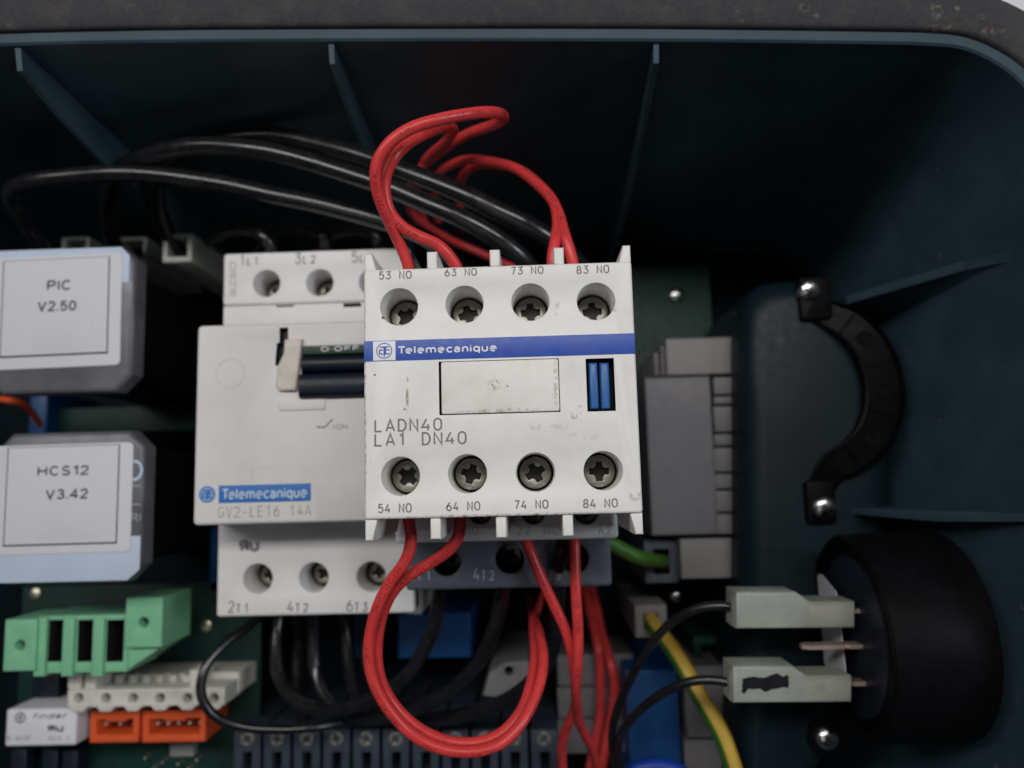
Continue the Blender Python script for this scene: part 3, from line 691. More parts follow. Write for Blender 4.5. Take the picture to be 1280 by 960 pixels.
ribbon(mb, [(r4[0], r4[2]), (r4[0], r4[3]), (r4[1], r4[3]), (r4[1], r4[2])], 0.18, ZB + 0.03); mb.build('moulded_square', M['cream_worn'], gv, smooth=0, normals=False)
pblock('rating_sticker', 395, 600, 470, 650, ZB + 0.07, ZB - 0.1, mat('grey_white_sticker', (0.60, 0.59, 0.585), 0.5, var=0.02), gv, bev=0.02)
mb = MB()
s0, s1, s2, s3 = (P(x, y, ZB) for x, y in ((396, 534), (406, 534), (416, 524), (436, 532)))
ribbon(mb, [(s0.x, s0.y), (s1.x, s1.y), (s2.x, s2.y)], 0.3, ZB + 0.03)
mb.build('switch_symbol', M['grey_ink'], gv, smooth=0, normals=False)
pletters('I·ON', 417, 537, 434, 530, ZB, M['grey_ink'], gv)
bl = prect(273.5, 605.5, 388.5, 627.5, ZB)
slab('name_label', rect(*bl), ZB + 0.1, ZB - 0.1, M['blue_label'], gv, bev=0.02)
pletters('Telemecanique', 277, 623.5, 384, 609.5, ZB + 0.1, M['white_print'], gv, bold=0.012).data.materials[0] = mat('pale_blue_print', (0.45, 0.56, 0.72), 0.5)
c = P(259, 618, ZB); mb = MB(); lathe(mb, [(1.75, ZB - 0.1), (1.75, ZB + 0.08), (0.01, ZB + 0.08)], c.x, c.y, 28); mb.build('emblem_disc', mat('pale_blue_disc', (0.30, 0.43, 0.60), 0.5), gv)
te_logo(c.x, c.y, 1.5, ZB + 0.11, M['blue_label'], gv, w=0.2)
pengrave('GV2-LE16 14A', 273, 632.5, 389, 645.5, ZB, M['faint_ink'], gv, w=0.7)
# lower terminal block
ly0, ly1 = P(395, 769, ZT).y, by0 + 4
lh = [P(x, y, ZT) for x, y in ((322, 723.5), (392, 722), (464, 721))]
slab('lower_terminal_block', rrect(GX0 - 0.1, GX1 + 0.1, ly0, ly1, 0.8), ZT, 0.65, None, gv, bev=0.6, holes=[(circle(p.x, p.y, 3.15, 36), 10, 0.5, 1, 0) for p in lh], mats=[M['cream'], M['cavity']])
for i, p in enumerate(lh): screw(gv, p.x + 0.1, p.y, ZT - 8, 2.35, 15 + 40 * i)
for t, l, tp, rr, bt in (('1L1', 300, 319, 325, 331), ('3L2', 369, 316.5, 396, 329), ('5L3', 440, 315, 467, 327.5), ('2T1', 285.5, 751.5, 313, 765), ('4T2', 359.5, 751, 387, 764.5), ('6T3', 433.5, 750, 461, 763.5)):
    pengrave(t, l, tp, rr, bt, ZT, M['grey_ink'], gv, w=0.8, small=(1, 2))
def vert_text(txt, px, py0, py1, z, m, parent):
    n = len(txt); h = (py1 - py0) / n
    for i, ch in enumerate(txt): pengrave(ch, px, py0 + i * h + 1.2, px + 8, py0 + (i + 1) * h - 1.2, z, m, parent, w=0.9)
vert_text('D8N8', 287.5, 327, 371, ZT, M['faint_ink'], gv)
letters('\u042fU', *[prect(299, 691, 325, 674, ZT)[i] for i in (0, 1)], P(310, 690, ZT).y, 2.6, ZT + 0.03, M['grey_ink'], gv, bold=0.045, slant=-0.12)

# ================================================================== LABELLED MODULES at the far left
def module(label, corner_px, zf, name):
    (l, t, r, b) = corner_px
    mo = thing(name, label, 'control module', P((l + r) / 2, (t + b) / 2, 0.6), 'labelled plug-in modules at the left')
    x0, x1, y0, y1 = prect(l, t, r, b, zf)
    c = 3.6
    poly = [(x0 + c, y0), (x1 - c, y0), (x1, y0 + c), (x1, y1 - c), (x1 - c, y1), (x0 + c, y1), (x0, y1 - c), (x0, y0 + c)]
    slab('case', poly, zf, zf - 5, M['module'], mo, bev=1.1)
    slab('case_base', offset(ccw(poly), 3.5), zf - 5.1, 0.6, M['black'], mo, bev=0.2)
    return mo, x0, x1, y0, y1
zm = 74
mo, x0, x1, y0, y1 = module('grey module with white paper label reading PIC, the upper one', (-14, 309, 167, 491), zm, 'labelled_module')
a = prect(-12, 311.5, 162, 356, zm); cc = 2.0
slab('sticker', [(a[0], a[2]), (a[1], a[2]), (a[1], a[3] - cc), (a[1] - cc, a[3]), (a[0], a[3])], zm + 0.12, zm - 0.1, M['paper_blue'], mo, bev=0.03)
def label_stack(mo, outer, inner, rot, zb):
    x0, x1, y0, y1 = prect(*outer, zb); cx, cy = (x0 + x1) / 2, (y0 + y1) / 2
    def spin(poly): 
        ca, sa = math.cos(R(rot)), math.sin(R(rot))
        return [(cx + (x - cx) * ca - (y - cy) * sa, cy + (x - cx) * sa + (y - cy) * ca) for x, y in poly]
    slab('outer_label', spin(rrect(x0, x1, y0, y1, 1.0, 3)), zb + 0.3, zb - 0.2, M['paper'], mo, bev=0.05)
    a = prect(*inner, zb)
    slab('label_edge_shadow', spin(rect(a[0] - 0.36, a[1] + 0.18, a[2] - 0.36, a[3] + 0.16)), zb + 0.42, zb + 0.2, M['dark_ink'], mo, bev=0.02)  # dark strip round the paper: its edge shadow laid in as colour
    slab('paper_label', spin(rect(*a)), zb + 0.62, zb + 0.2, M['paper'], mo, bev=0.03)
    slab('correction_patch', spin(rect(a[0] + (a[1] - a[0]) * 0.3, a[0] + (a[1] - a[0]) * 0.86, a[2] + 0.9, a[2] + (a[3] - a[2]) * 0.36)), zb + 0.68, zb + 0.6, M['paper_patch'], mo, bev=0.02)
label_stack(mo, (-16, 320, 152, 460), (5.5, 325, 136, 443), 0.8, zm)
zt = zm + 0.66
pletters('PIC', 59, 363, 89, 350, zt, M['dark_ink'], mo, bold=0.010)
pletters('V2.50', 47, 389, 95.5, 376, zt, M['dark_ink'], mo, bold=0.010)
mo, x0, x1, y0, y1 = module('grey module with white paper label reading HCS12, the lower one', (-10, 540, 178.5, 730), zm, 'labelled_module')
a = prect(-8, 672, 175, 727, zm)
slab('sticker', [(a[0], a[2]), (a[1] - 2.6, a[2]), (a[1], a[2] + 2.2), (a[1], a[3]), (a[0], a[3])], zm + 0.12, zm - 0.1, M['paper_blue'], mo, bev=0.03)
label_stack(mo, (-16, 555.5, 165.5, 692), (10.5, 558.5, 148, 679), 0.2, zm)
pletters('HCS12', 47, 594.5, 111, 582, zt, M['dark_ink'], mo, bold=0.010)
pletters('V3.42', 57, 624, 110, 611, zt, M['dark_ink'], mo, bold=0.010)
c = P(167.5, 588, zm); mb = MB(); o_ = arc(c.x, c.y, 1.7, 2.0, -110, 110, 16); ribbon(mb, o_, 0.6, zm + 0.05); mb.build('printed_ring', M['paper_blue'], mo, smooth=0, normals=False)
for yy in (607.5, 630.5):
    a, b = P(165, yy, zm), P(176, yy, zm); mb = MB(); ribbon(mb, [(a.x, a.y), (b.x, b.y)], 0.25, zm + 0.05); mb.build('printed_line', M['pale_ink'], mo, smooth=0, normals=False)
pletters('RI', 164.5, 652, 176, 642, zm, M['pale_ink'], mo)

# ================================================================== CONNECTORS AND PARTS, lower left
zc = 58
gc = thing('green_terminal_connector', 'bright green three slot plug connector above the white relay', 'connector', P(110, 810, 30.1))
q = prect(44, 770, 158, 842, zc)
slots = [prect(a, 775.5, b, 828, zc) for a, b in ((58.5, 78), (95, 116), (131.5, 153))]
slab('slot_frame', rect(*q), zc - 0.6, 43, None, gc, bev=0.3, holes=[(rect(s[0], s[1], s[2], s[3]), 11, 0.1, 1, 1) for s in slots], mats=[M['conn_green'], M['cavity']])
for s_ in slots:
    block('contact', s_[0] + 1.2, s_[0] + 1.9, s_[2] + 2, s_[3] - 2.5, 47.2, 52, M['tin'], gc, bev=0.1)
for i, xa in enumerate((44, 78.5, 116)):
    d = prect(xa, 771, xa + 14, 843, zc)
    block('divider', d[0], d[1], d[2] - 0.4, d[3] - 0.3, 43.5, zc + 0.3, M['conn_green'], gc, bev=0.2)
for (l, t, r, b) in ((5, 774.5, 45, 839), (156.5, 747, 202.5, 809.5)):
    f = prect(l, t, r, b, zc + 1); cx, cy = (f[0] + f[1]) / 2, (f[2] + f[3]) / 2
    slab('flange', rect(*f), zc + 1, 44, None, gc, bev=0.25, holes=[(circle(cx, cy, 1.25, 24), 8, 0.1, 1, 0)], mats=[M['conn_green'], M['cavity']])
w = [P(x, y, zc - 1) for x, y in ((157, 808), (203, 808), (157, 839))]
slab('gusset', [(p.x, p.y) for p in w], zc - 1, 44, M['conn_green'], gc, bev=0.15)

wc = thing('white_pin_header', 'off white six way connector with round holes right of the white relay', 'connector', P(190, 870, 30.1))
zw = 50
hx = [98, 132, 166, 200, 234, 267]
q = prect(84, 861, 281, 884, zw)
hl = [P(x, 873, zw) for x in hx]
sc = []                                                        # scalloped lower edge
for p in reversed(hl): sc += [(p.x + 2.3, q[2] + 0.2), (p.x + 1.2, q[2] - 0.9), (p.x - 1.2, q[2] - 0.9), (p.x - 2.3, q[2] + 0.2)]
slab('front_bar', [(q[1], q[2] + 0.3), (q[1], q[3]), (q[0], q[3]), (q[0], q[2] + 0.3)] + sc[::-1], zw, 40, None, wc, bev=0.25,
     holes=[(circle(p.x, p.y, 1.15, 20), 4, 0.3, 1, 0) for p in hl], mats=[M['white_old'], M['cavity']])
q2 = prect(108, 842, 299, 868, 42)
block('rear_body', q2[0], q2[1], q2[2], q2[3], 30.2, 42, M['white_old'], wc, bev=0.4)
for xa, xb in ((84, 100), (105, 120), (236, 250)):
    t_ = prect(xa, 838, xb, 862, zw - 1); block('latch', t_[0], t_[1], t_[2], t_[3], 41, zw - 1, M['white_old'], wc, bev=0.5)
for k in range(7):
    t_ = prect(126 + k * 17, 844, 135 + k * 17, 861, 44); block('rib', t_[0], t_[1], t_[2], t_[3], 41.5, 44, M['white_old'], wc, bev=0.3)

fr = thing('white_relay', 'small white relay with dark printed logo in the lower left corner', 'relay', P(50, 910, 30.1))
zr = 47
q = prect(7, 886, 95.5, 932.5, zr); slab('case', rrect(*q, 0.5, 3), zr, 30.2, M['relay_white'], fr, bev=0.5)
c = P(25.5, 897, zr); mb = MB()
ribbon(mb, circle(c.x, c.y, 1.15, 24) + [circle(c.x, c.y, 1.15, 24)[0]], 0.32, zr + 0.03)
ribbon(mb, [(c.x + 0.45, c.y + 0.6), (c.x - 0.1, c.y + 0.35), (c.x - 0.1, c.y - 0.8)], 0.35, zr + 0.035); ribbon(mb, [(c.x - 0.6, c.y), (c.x + 0.5, c.y)], 0.3, zr + 0.04)
mb.build('emblem', M['dark_ink'], fr, smooth=0, normals=False)
pletters('finder', 41, 898.5, 83, 891, zr, M['dark_ink'], fr, bold=0.012, slant=0.2)
letters('\u042fU', *prect(60, 916, 80, 905, zr)[:2], P(65, 915, zr).y, 1.6, zr + 0.03, M['dark_ink'], fr, bold=0.04, slant=-0.2)
pletters('8  24 DC', 9.5, 925.5, 39, 919.5, zr, M['grey_ink'], fr)
pletters('ACV  1', 60, 925.5, 86, 920, zr, M['grey_ink'], fr)
for xa, lab_ in ((13, 'black part under the white relay, left one'), (52, 'black part under the white relay, middle one'), (77, 'black part under the white relay, right one')):
    t_ = prect(xa, 938, xa + 19, 965, 36); tag(block('relay_socket', t_[0], t_[1], t_[2] - 4, t_[3], 30.2, 36, M['navy'], None, bev=0.4, loc=(t_[0], t_[2], 30.2)), lab_, 'socket', 'black sockets under the white relay')
t_ = prect(40, 832, 74, 872, 38); tag(block('socket_block', t_[0], t_[1], t_[2], t_[3], 30.2, 38, M['navy'], None, bev=0.4, loc=(t_[0], t_[2], 12.2)), 'dark block below the green connector slots', 'socket')

zo = 44
for (l, t, r, b, lab_, npin) in ((112, 889, 173.5, 928.5, 'smaller orange pin header beside the white relay', 3), (177.5, 888, 257, 928, 'wider orange pin header right of the smaller orange one', 5)):
    oc = thing('orange_pin_header', lab_, 'connector', P((l + r) / 2, (t + b) / 2, 30.1), 'orange pin headers in the lower left')
    q = prect(l, t, r, b, zo)
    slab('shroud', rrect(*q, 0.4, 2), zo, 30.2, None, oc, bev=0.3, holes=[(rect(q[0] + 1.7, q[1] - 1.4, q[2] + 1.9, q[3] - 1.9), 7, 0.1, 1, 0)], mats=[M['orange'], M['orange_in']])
    tb = (q[0] + q[1]) / 2
    block('key_tab', tb - 2.6, tb + 2.6, q[3] - 2.6, q[3] - 1.4, zo - 3, zo - 0.4, M['orange'], oc, bev=0.2)
    for k in range(npin):
        xx = q[0] + 2.6 + (q[1] - q[0] - 5.0) * k / (npin - 1)
        block('pin', xx - 0.35, xx + 0.35, (q[2] + q[3]) / 2 - 0.35, (q[2] + q[3]) / 2 + 0.35, zo - 7, zo - 2.4, M['tin'], oc, bev=0.08)

zs = 40
ts = thing('terminal_strip', 'slate grey screw terminal strip along the bottom under the black cables', 'terminal strip', P(480, 935, 0.5))
k = 0
for xa in [292 + 37.2 * i for i in range(11)]:
    q = prect(xa, 912, xa + 33, 958, zs)
    slab('terminal', rect(q[0], q[1], q[2] - 6, q[3]), zs, 0.6, None, ts, bev=0.4, holes=[(rect((q[0] + q[1]) / 2 - 1.1, (q[0] + q[1]) / 2 + 1.3, q[2] - 1.5, q[2] + 3.4), 7, 0.1, 1, 0)], mats=[M['strip'], M['cavity']])
    screw(ts, (q[0] + q[1]) / 2, q[3] - 2.3, zs + 0.05, 1.75, 30 + 55 * k)
    if k < 10:
        g_ = prect(xa + 33.3, 916 + 4 * (k % 2), xa + 36.8, 950, zs); block('separator', g_[0], g_[1], g_[2] - 6, g_[3], 0.6, zs - 5, M['navy'], ts, bev=0.1)
    k += 1

# ================================================================== BLUE CAPACITORS and grey blocks
def blk(name, px, zt_, z0, m, label, cat, group=None, bev=0.5):
    q = prect(*px, zt_)
    return tag(block(name, *q, z0, zt_, m, None, bev=bev, loc=((q[0] + q[1]) / 2, (q[2] + q[3]) / 2, z0)), label, cat, group)
G_ = 'blue box capacitors on the boards'
blk('capacitor', (497, 766, 588, 823), 32, 0.6, M['cap_blue'], 'blue box capacitor inside the red wire loop under the contactor', 'capacitor', G_)
blk('capacitor', (444, 764, 470, 822), 32, 0.6, M['cap_blue'], 'narrow blue capacitor left of the red loop under the breaker', 'capacitor', G_)
blk('capacitor', (262, 660, 300, 740), 30, 0.6, M['cap_blue'], 'blue capacitor half hidden behind the lower left edge of breaker', 'capacitor', G_)
blk('capacitor', (36, 490, 58, 548), 24, 0.6, M['cap_blue'], 'small blue capacitor between the two labelled grey modules', 'capacitor', G_)
blk('capacitor', (786, 838, 851, 1010), 38, 0.5, M['cap_blue'], 'tall blue capacitor behind the thin black wires lower right', 'capacitor', G_)
mb = MB(); tube(mb, [P(770, 985, 46), P(792, 963, 50), P(820, 956, 50), P(848, 964, 49), P(868, 990, 47), P(880, 1030, 40)], 1.9)
tag(mb.build('blue_wire', mat('blue_pvc', (0.008, 0.04, 0.28), 0.4), None, loc=P(815, 951, 50)), 'bright blue wire curving at the bottom edge in front of blue capacitor', 'wire')
for i, (t, b, nm) in enumerate(((818, 857, 'top'), (859, 897, 'middle'), (899, 942, 'bottom'))):
    blk('grey_block', (697, t, 792, b), 25, 0.5, M['relay_grey'], f'lilac grey block behind the red wires, {nm} of three', 'relay', 'lilac grey blocks behind the red wires', bev=0.4)
for i, (t, b, nm) in enumerate(((832, 922, 'upper'), (925, 1005, 'lower'))):
    blk('grey_block', (857, t, 938, b), 38, 0.5, M['relay_grey'], f'lilac grey block behind the yellow earth wire, {nm} one', 'relay', 'lilac grey blocks behind the earth wire', bev=0.4)
tw = thing('terminal_piece', 'small white terminal piece with a hole inside the red wire loop', 'terminal', P(628, 850, 0.6))
p_ = [P(x, y, 40) for x, y in ((603, 870), (612, 840), (632, 828), (660, 826), (664, 868), (640, 874))]; c = P(636, 839, 40)
slab('plate', [(p.x, p.y) for p in p_], 40, 0.7, None, tw, bev=0.4, holes=[(circle(c.x, c.y, 1.2, 20), 6, 0.2, 1, 0)], mats=[M['relay_beige'], M['cavity']])

# transformer-like grey relay on the right
rl = thing('power_relay', 'lilac grey ribbed relay body with beige end caps right of the white block', 'relay', P(870, 570, 0.5))
zz = 46
pblock('body', 810, 471, 893, 669, zz, 0.6, M['relay_grey'], rl, bev=0.6)
ed = [471, 494, 506, 541, 558, 591, 612, 641, 669]
for i in range(8):
    pblock('rib', 892.5, ed[i] + (1.3 if i else 0), 932, ed[i + 1] - 1.3, zz - 0.3, 0.6, M['relay_beige'] if False else M['relay_grey'], rl, bev=0.35)
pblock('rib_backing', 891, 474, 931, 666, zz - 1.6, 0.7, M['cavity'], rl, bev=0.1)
pblock('end_cap', 833, 422, 920, 468, zz - 1, 0.6, M['relay_beige'], rl, bev=0.4)
pblock('end_cap', 851, 673, 932, 723, zz - 1, 0.6, M['relay_beige'], rl, bev=0.4)
pblock('side_step', 818, 440, 832, 470, zz - 8, 0.6, M['relay_beige'], rl, bev=0.4)
pblock('side_step', 826, 432, 838, 470, zz - 4, 0.6, M['relay_grey'], rl, bev=0.4)
blk('coil_end', (919, 428, 928, 463), zz - 3, 0.6, mat('dull_red_plastic', (0.10, 0.02, 0.015), 0.5), 'dull red sliver at right end of the beige relay cap', 'coil', bev=0.3)
def frame(name, px, zt_, m, label, inner=0.26):
    t_ = thing(name, label, 'terminal', P((px[0] + px[2]) / 2, (px[1] + px[3]) / 2, 0.6))
    q = prect(*px, zt_); iw = (q[1] - q[0]) * inner
    slab('frame', rect(*q), zt_, 0.7, None, t_, bev=0.3, holes=[(rect(q[0] + iw, q[1] - iw, q[2] + iw, q[3] - iw), 9, 0.1, 1, 1)], mats=[m, M['cavity']]); return t_
frame('earth_terminal', (794, 756, 834, 797), 40, M['relay_beige'], 'beige square terminal holding the long yellow and green wire')
frame('earth_terminal', (806, 675, 848, 729), 40, M['lc_grey'], 'dark square terminal where the short green wire ends')
frame('socket', (868, 796, 906, 842), 30, M['pcb'], 'small dark green socket left of the lower nylon sleeve')
blk('tab', (508, 733, 526, 768), 60, 0.6, M['white_old'], 'narrow pale tab between breaker foot and contactor', 'tab', bev=0.3)
c = P(845, 745, 30); tsw = thing('board_screw', 'small dim screw above the black wire near the earth terminal', 'screw', (c.x, c.y, 0.6))
mb = MB(); lathe(mb, [(1.2, 0.6), (1.2, 29.5)], c.x, c.y, 12); mb.build('post', M['black'], tsw); screw(tsw, c.x, c.y, 30, 1.7, 10, pan=True)

# pale nylon plugs behind the upper left cables
def nylon(px, zt_, label):
    t_ = thing('nylon_plug', label, 'connector', P((px[0] + px[2]) / 2, (px[1] + px[3]) / 2, 0.6), 'pale nylon plugs behind the black cables')
    q = prect(*px, zt_)
    slab('shell', rrect(*q, 0.5, 2), zt_, 0.7, None, t_, bev=0.3, holes=[(rect(q[0] + 1.3, q[1] - 1.3, q[2] + 1.6, q[3] - 1.0), 8, 0.2, 1, 0)], mats=[M['nylon'], M['cavity']])
nylon((203, 292, 240, 328), 48, 'pale green nylon plug right of the PIC module, the nearest plug')
nylon((146, 296, 184, 330), 36, 'pale green nylon plug half hidden behind the PIC module corner')
nylon((76, 296, 112, 330), 36, 'pale green nylon plug peeping out above the PIC module')

# ================================================================== ROUND BLACK SOCKET, blades and nylon sleeves on the right
so = thing('round_socket', 'large round black socket on the right wall with three flat blades', 'socket', (78, -47.3, 54))
cz, cr = 73.0, 20.5
cyc = (P(1100, 665, cz).y + P(1100, 925, cz).y) / 2
XL, XR = 69.3, 88.8
def xlathe(mb, prof, n=56, mi=0):
    loops = [[(x, cyc + rr * math.cos(2 * math.pi * k / n), cz + rr * math.sin(2 * math.pi * k / n)) for k in range(n)] for rr, x in prof]
    mb.rings(loops, mi, cap0=True, cap1=True)
mb = MB(); xlathe(mb, [(17.2, XL + 1.5), (18.2, XL + 1.5), (18.6, XL), (cr - 0.5, XL), (cr, XL + 0.6), (cr + 0.4, XR - 1), (cr, XR), (10, XR + 0.2)])
mb.build('shell', M['black'], so)
mb = MB(); xlathe(mb, [(15.5, XL + 0.8), (16, XL + 0.9), (16.2, XL + 2)]); mb.build('face_disc', M['navy'], so)
zbld = 78
blade_y = [P(1085, y, zbld).y for y in (763.5, 808, 854.5)]
bx = [P(1050, 763, zbld).x, P(1004, 808, zbld).x, P(1050, 854, zbld).x]
for y_, xa in zip(blade_y, bx):
    mb = MB()
    pr = [(xa, zbld - 2.2), (xa + 1.4, zbld - 3.2), (XL + 1, zbld - 3.2), (XL + 1, zbld + 0.2), (XL - 1.5, zbld + 0.2), (XL - 2.2, zbld - 0.5), (XL - 3, zbld + 0.2), (xa + 1.4, zbld + 0.2), (xa, zbld - 0.8)]
    mb.rings([[(x, y_ - 0.4, z) for x, z in pr], [(x, y_ + 0.4, z) for x, z in pr]], 0, cap0=True, cap1=True)
    mb.build('blade', M['tin'], so, smooth=0)
ya, yb2 = P(1052, 722, 68).y, P(1060, 857, 68).y
pl = [(60.5, ya - 0.6), (61.5, ya), (63.5, ya), (71, ya - 2.4), (72, ya - 4), (73.5, yb2 + 2), (73, yb2), (64, yb2), (61, yb2 + 3)]
mb = MB(); mb.rings([[(XL - 1.0 - 0.02 * (z - 60), y, z) for z, y in pl], [(XL - 0.8 - 0.02 * (z - 60), y, z) for z, y in pl]], 0, cap0=True, cap1=True)
mb.build('sticker', M['paper'], so, smooth=0)
zn = 80
for i, (dx, dy, lab_) in enumerate(((0, 0, 'pale nylon sleeve on the upper blade of the round socket'), (-4, 93, 'pale nylon sleeve with black marker scribble on the lower blade'))):
    sv = thing('terminal_sleeve', lab_, 'sleeve', P(990 + dx, 765 + dy, zn - 8), 'nylon sleeves on the socket blades')
    pp = [P(x + dx, y + dy, zn) for x, y in ((920, 740), (995, 740), (1013, 752), (1069, 752), (1069, 785), (920, 786))]
    slab('sheath', [(p.x, p.y) for p in pp], zn, zn - 8, M['nylon'], sv, bev=0.5)
    pe = [P(x + dx, y + dy, zn - 3) for x, y in ((914, 743), (925, 743), (925, 780), (914, 780))]
    slab('collar', [(p.x, p.y) for p in pe], zn - 1.5, zn - 7, M['nylon'], sv, bev=0.4)
    ct = prect(1010 + dx, 757 + dy, 1066 + dx, 779 + dy, zn - 2.2); block('receptacle', ct[0], ct[1], ct[2], ct[3], zn - 6, zn - 2.2, M['tin'], sv, bev=0.3)
    if i:
        rnd = random.Random(3); mb = MB()
        for j in range(5):
            pts = []
            for kx in range(9):
                p = P(928 + kx * 7.2, 849 + j * 2.6 + rnd.uniform(-3.0, 3.0) + (4 if kx == 0 else 0) - (2 if kx > 5 else 0), zn); pts.append((p.x, p.y))
            ribbon(mb, pts, 0.8, zn + 0.03 + 0.006 * j)
        mb.build('marker_scribble', M['black_ink'], sv, smooth=0, normals=False)

# black strap clamp and the three bright screws on the moulding
stp = thing('cable_clamp', 'curved black strap clamp with dimples on the right moulding', 'clamp', P(1080, 490, bz))
mb = MB()
arc_px = [(1016, 384), (1040, 397), (1056, 406), (1080, 430), (1097, 470), (1099, 510), (1086, 548), (1060, 573), (1040, 584), (1026, 606)]
cen = smooth_path([P(x, y, bz) for x, y in arc_px], 6)
loops = []
for i, p in enumerate(cen):
    t = (cen[min(i + 1, len(cen) - 1)] - cen[max(i - 1, 0)]).normalized(); nrm = Vector((t.y, -t.x, 0))
    t01 = i / (len(cen) - 1); hgt = 1.2 + 2.2 * math.sin(math.pi * t01); w = 3.0 + 1.5 * math.sin(math.pi * t01)
    loops.append([p + nrm * w * a_ + Vector((0, 0, h_)) for a_, h_ in ((1.0, 0), (1.0, hgt - 0.2), (0.9, hgt), (0.78, hgt - 0.9), (-0.78, hgt - 0.9), (-0.9, hgt), (-1.0, hgt - 0.2), (-1.0, 0))])
mb.rings(loops, 0, cap0=True, cap1=True); mb.build('strap', M['clamp'], stp)
for k in (0.24, 0.41, 0.59, 0.77):
    i = int(k * (len(cen) - 1)); p = cen[i]; t = (cen[i + 1] - cen[i - 1]).normalized(); nrm = Vector((t.y, -t.x, 0)); hgt = 1.2 + 2.2 * math.sin(math.pi * k) - 0.9
    mb = MB(); mb.rings([[p + nrm * a_ + t * b_ + Vector((0, 0, h_)) for b_, h_ in ((-0.35, hgt - 0.4), (-0.3, hgt + 0.5), (0.3, hgt + 0.5), (0.35, hgt - 0.4))] for a_ in (-3.0, 3.0)], 0, cap0=True, cap1=True); mb.build('ridge', M['clamp'], stp)
for k in (0.33, 0.5, 0.68):
    p = cen[int(k * (len(cen) - 1))]; hgt = 1.2 + 2.2 * math.sin(math.pi * k) - 0.5
    mb = MB(); lathe(mb, [(2.0, bz + hgt - 0.6), (1.9, bz + hgt - 0.15), (1.4, bz + hgt - 0.15), (1.2, bz + hgt - 0.35), (0.01, bz + hgt - 0.35)], p.x, p.y, 24); mb.build('dimple', M['black'], stp)
for (px, py, l2) in ((1012, 362, (1000, 345, 1040, 400)), (1030, 634, (1008, 600, 1045, 655))):
    f = prect(*l2, bz + 1.6); slab('foot', rrect(*f, 1.2, 4), bz + 1.6, bz + 0.02, M['clamp'], stp, bev=0.5)
    c = P(px, py, bz + 2); screw(stp, c.x, c.y, bz + 1.9, 2.75, 25, pan=True, tilt=0.15)
c = P(1036, 924, bz + 2); fs = thing('mounting_screw', 'bright cross head screw below the lower nylon sleeve', 'screw', (c.x, c.y, bz))
mb = MB(); lathe(mb, [(4.4, bz + 0.02), (4.2, bz + 0.8), (2.4, bz + 0.9), (0.01, bz + 0.9)], c.x, c.y, 28); mb.build('washer', M['black'], fs); screw(fs, c.x, c.y, bz + 1.2, 2.75, 50, pan=True, tilt=0.1)

# ================================================================== WIRES AND CABLES
GR = 'red control wires'
rw = 1.05
def red(pts, label, r=rw): return wire('red_wire', pts, r, M['red_pvc'], label, 'wire', GR, n=16)
red([(512, 345, 104), (509, 330, 105), (500, 306, 107), (484, 270, 111), (471, 236, 114), (470, 206, 116), (484, 181, 117), (512, 161, 117), (550, 149, 116), (595, 142, 113), (622, 141, 109), (630, 146, 103), (618, 156, 97), (588, 166, 91), (556, 184, 84), (530, 208, 76), (512, 236, 66), (512, 262, 58), (532, 282, 50), (590, 312, 40), (680, 350, 34)],
    'long red wire rising from terminal 53 into the tall loop')
red([(575, 345, 104), (567, 328, 105), (548, 306, 107), (524, 295, 108.5), (504, 284, 109.5), (488, 266, 110.5), (481, 244, 111.5), (482, 218, 112.5), (493, 196, 113), (509, 180, 112), (530, 168, 110), (552, 160, 106), (566, 161, 100), (562, 172, 93), (545, 188, 85), (530, 204, 76), (522, 228, 64), (522, 258, 52), (540, 295, 40)],
    'red wire from terminal 63 tucked inside the tall loop')
red([(690, 345, 103), (691, 322, 103.5), (695, 300, 103), (697, 278, 101), (691, 252, 98), (674, 232, 95), (648, 213, 91), (618, 202, 86), (588, 200, 80), (564, 206, 73), (549, 218, 66), (542, 240, 56), (548, 275, 46)],
    'red wire from terminal 73 arching left over the black cables')
red([(719, 345, 103), (714, 318, 103.5), (706, 292, 103), (698, 268, 100), (686, 244, 97), (667, 224, 92.5), (641, 210, 87), (612, 204, 80), (591, 209, 72), (578, 222, 64), (572, 245, 55), (580, 285, 46)],
    'red wire from terminal 83, rightmost of those above the block')
red([(509, 632, 104), (511, 652, 105), (514, 676, 105), (507, 702, 105), (488, 728, 104), (471, 760, 103), (462, 800, 101), (464, 840, 100), (479, 878, 99), (508, 912, 98), (546, 933, 97), (590, 940, 96), (628, 929, 94), (655, 900, 92), (672, 862, 89), (679, 825, 85), (676, 797, 78), (668, 775, 66), (662, 750, 50)],
    'red wire from terminal 54, outer of the big bottom loop')
red([(577, 632, 104), (576, 650, 105), (574, 668, 105), (562, 686, 104.5), (538, 703, 103), (514, 718, 102), (494, 737, 101), (479, 765, 100), (471, 801, 99), (473, 838, 98), (487, 873, 97), (514, 904, 96), (550, 923, 95), (591, 929, 94), (625, 918, 92), (649, 892, 90), (663, 858, 87), (669, 824, 82), (667, 798, 75), (668, 770, 64), (676, 745, 48)],
    'red wire from terminal 64, inner of the big bottom loop')
red([(651, 660, 85), (660, 684, 86), (672, 712, 86), (690, 750, 85), (706, 786, 84), (716, 822, 82), (720, 858, 78), (718, 885, 73), (709, 910, 68), (702, 935, 63), (704, 965, 58), (712, 1000, 50)],
    'red wire slanting from under contactor label 22 to bottom edge')
red([(717, 660, 85), (718, 684, 86), (720, 730, 86.5), (722, 780, 86), (722, 830, 84), (720, 866, 79), (722, 895, 72), (731, 918, 65), (742, 940, 58), (748, 970, 50)],
    'straight red wire hanging under contactor mark A2')
red([(722, 700, 12), (738, 765, 20), (747, 810, 27.5), (751, 850, 28), (750, 890, 28), (745, 925, 28), (738, 960, 28)], 'dim red wire behind the straight one, nearer of two', 1.25)
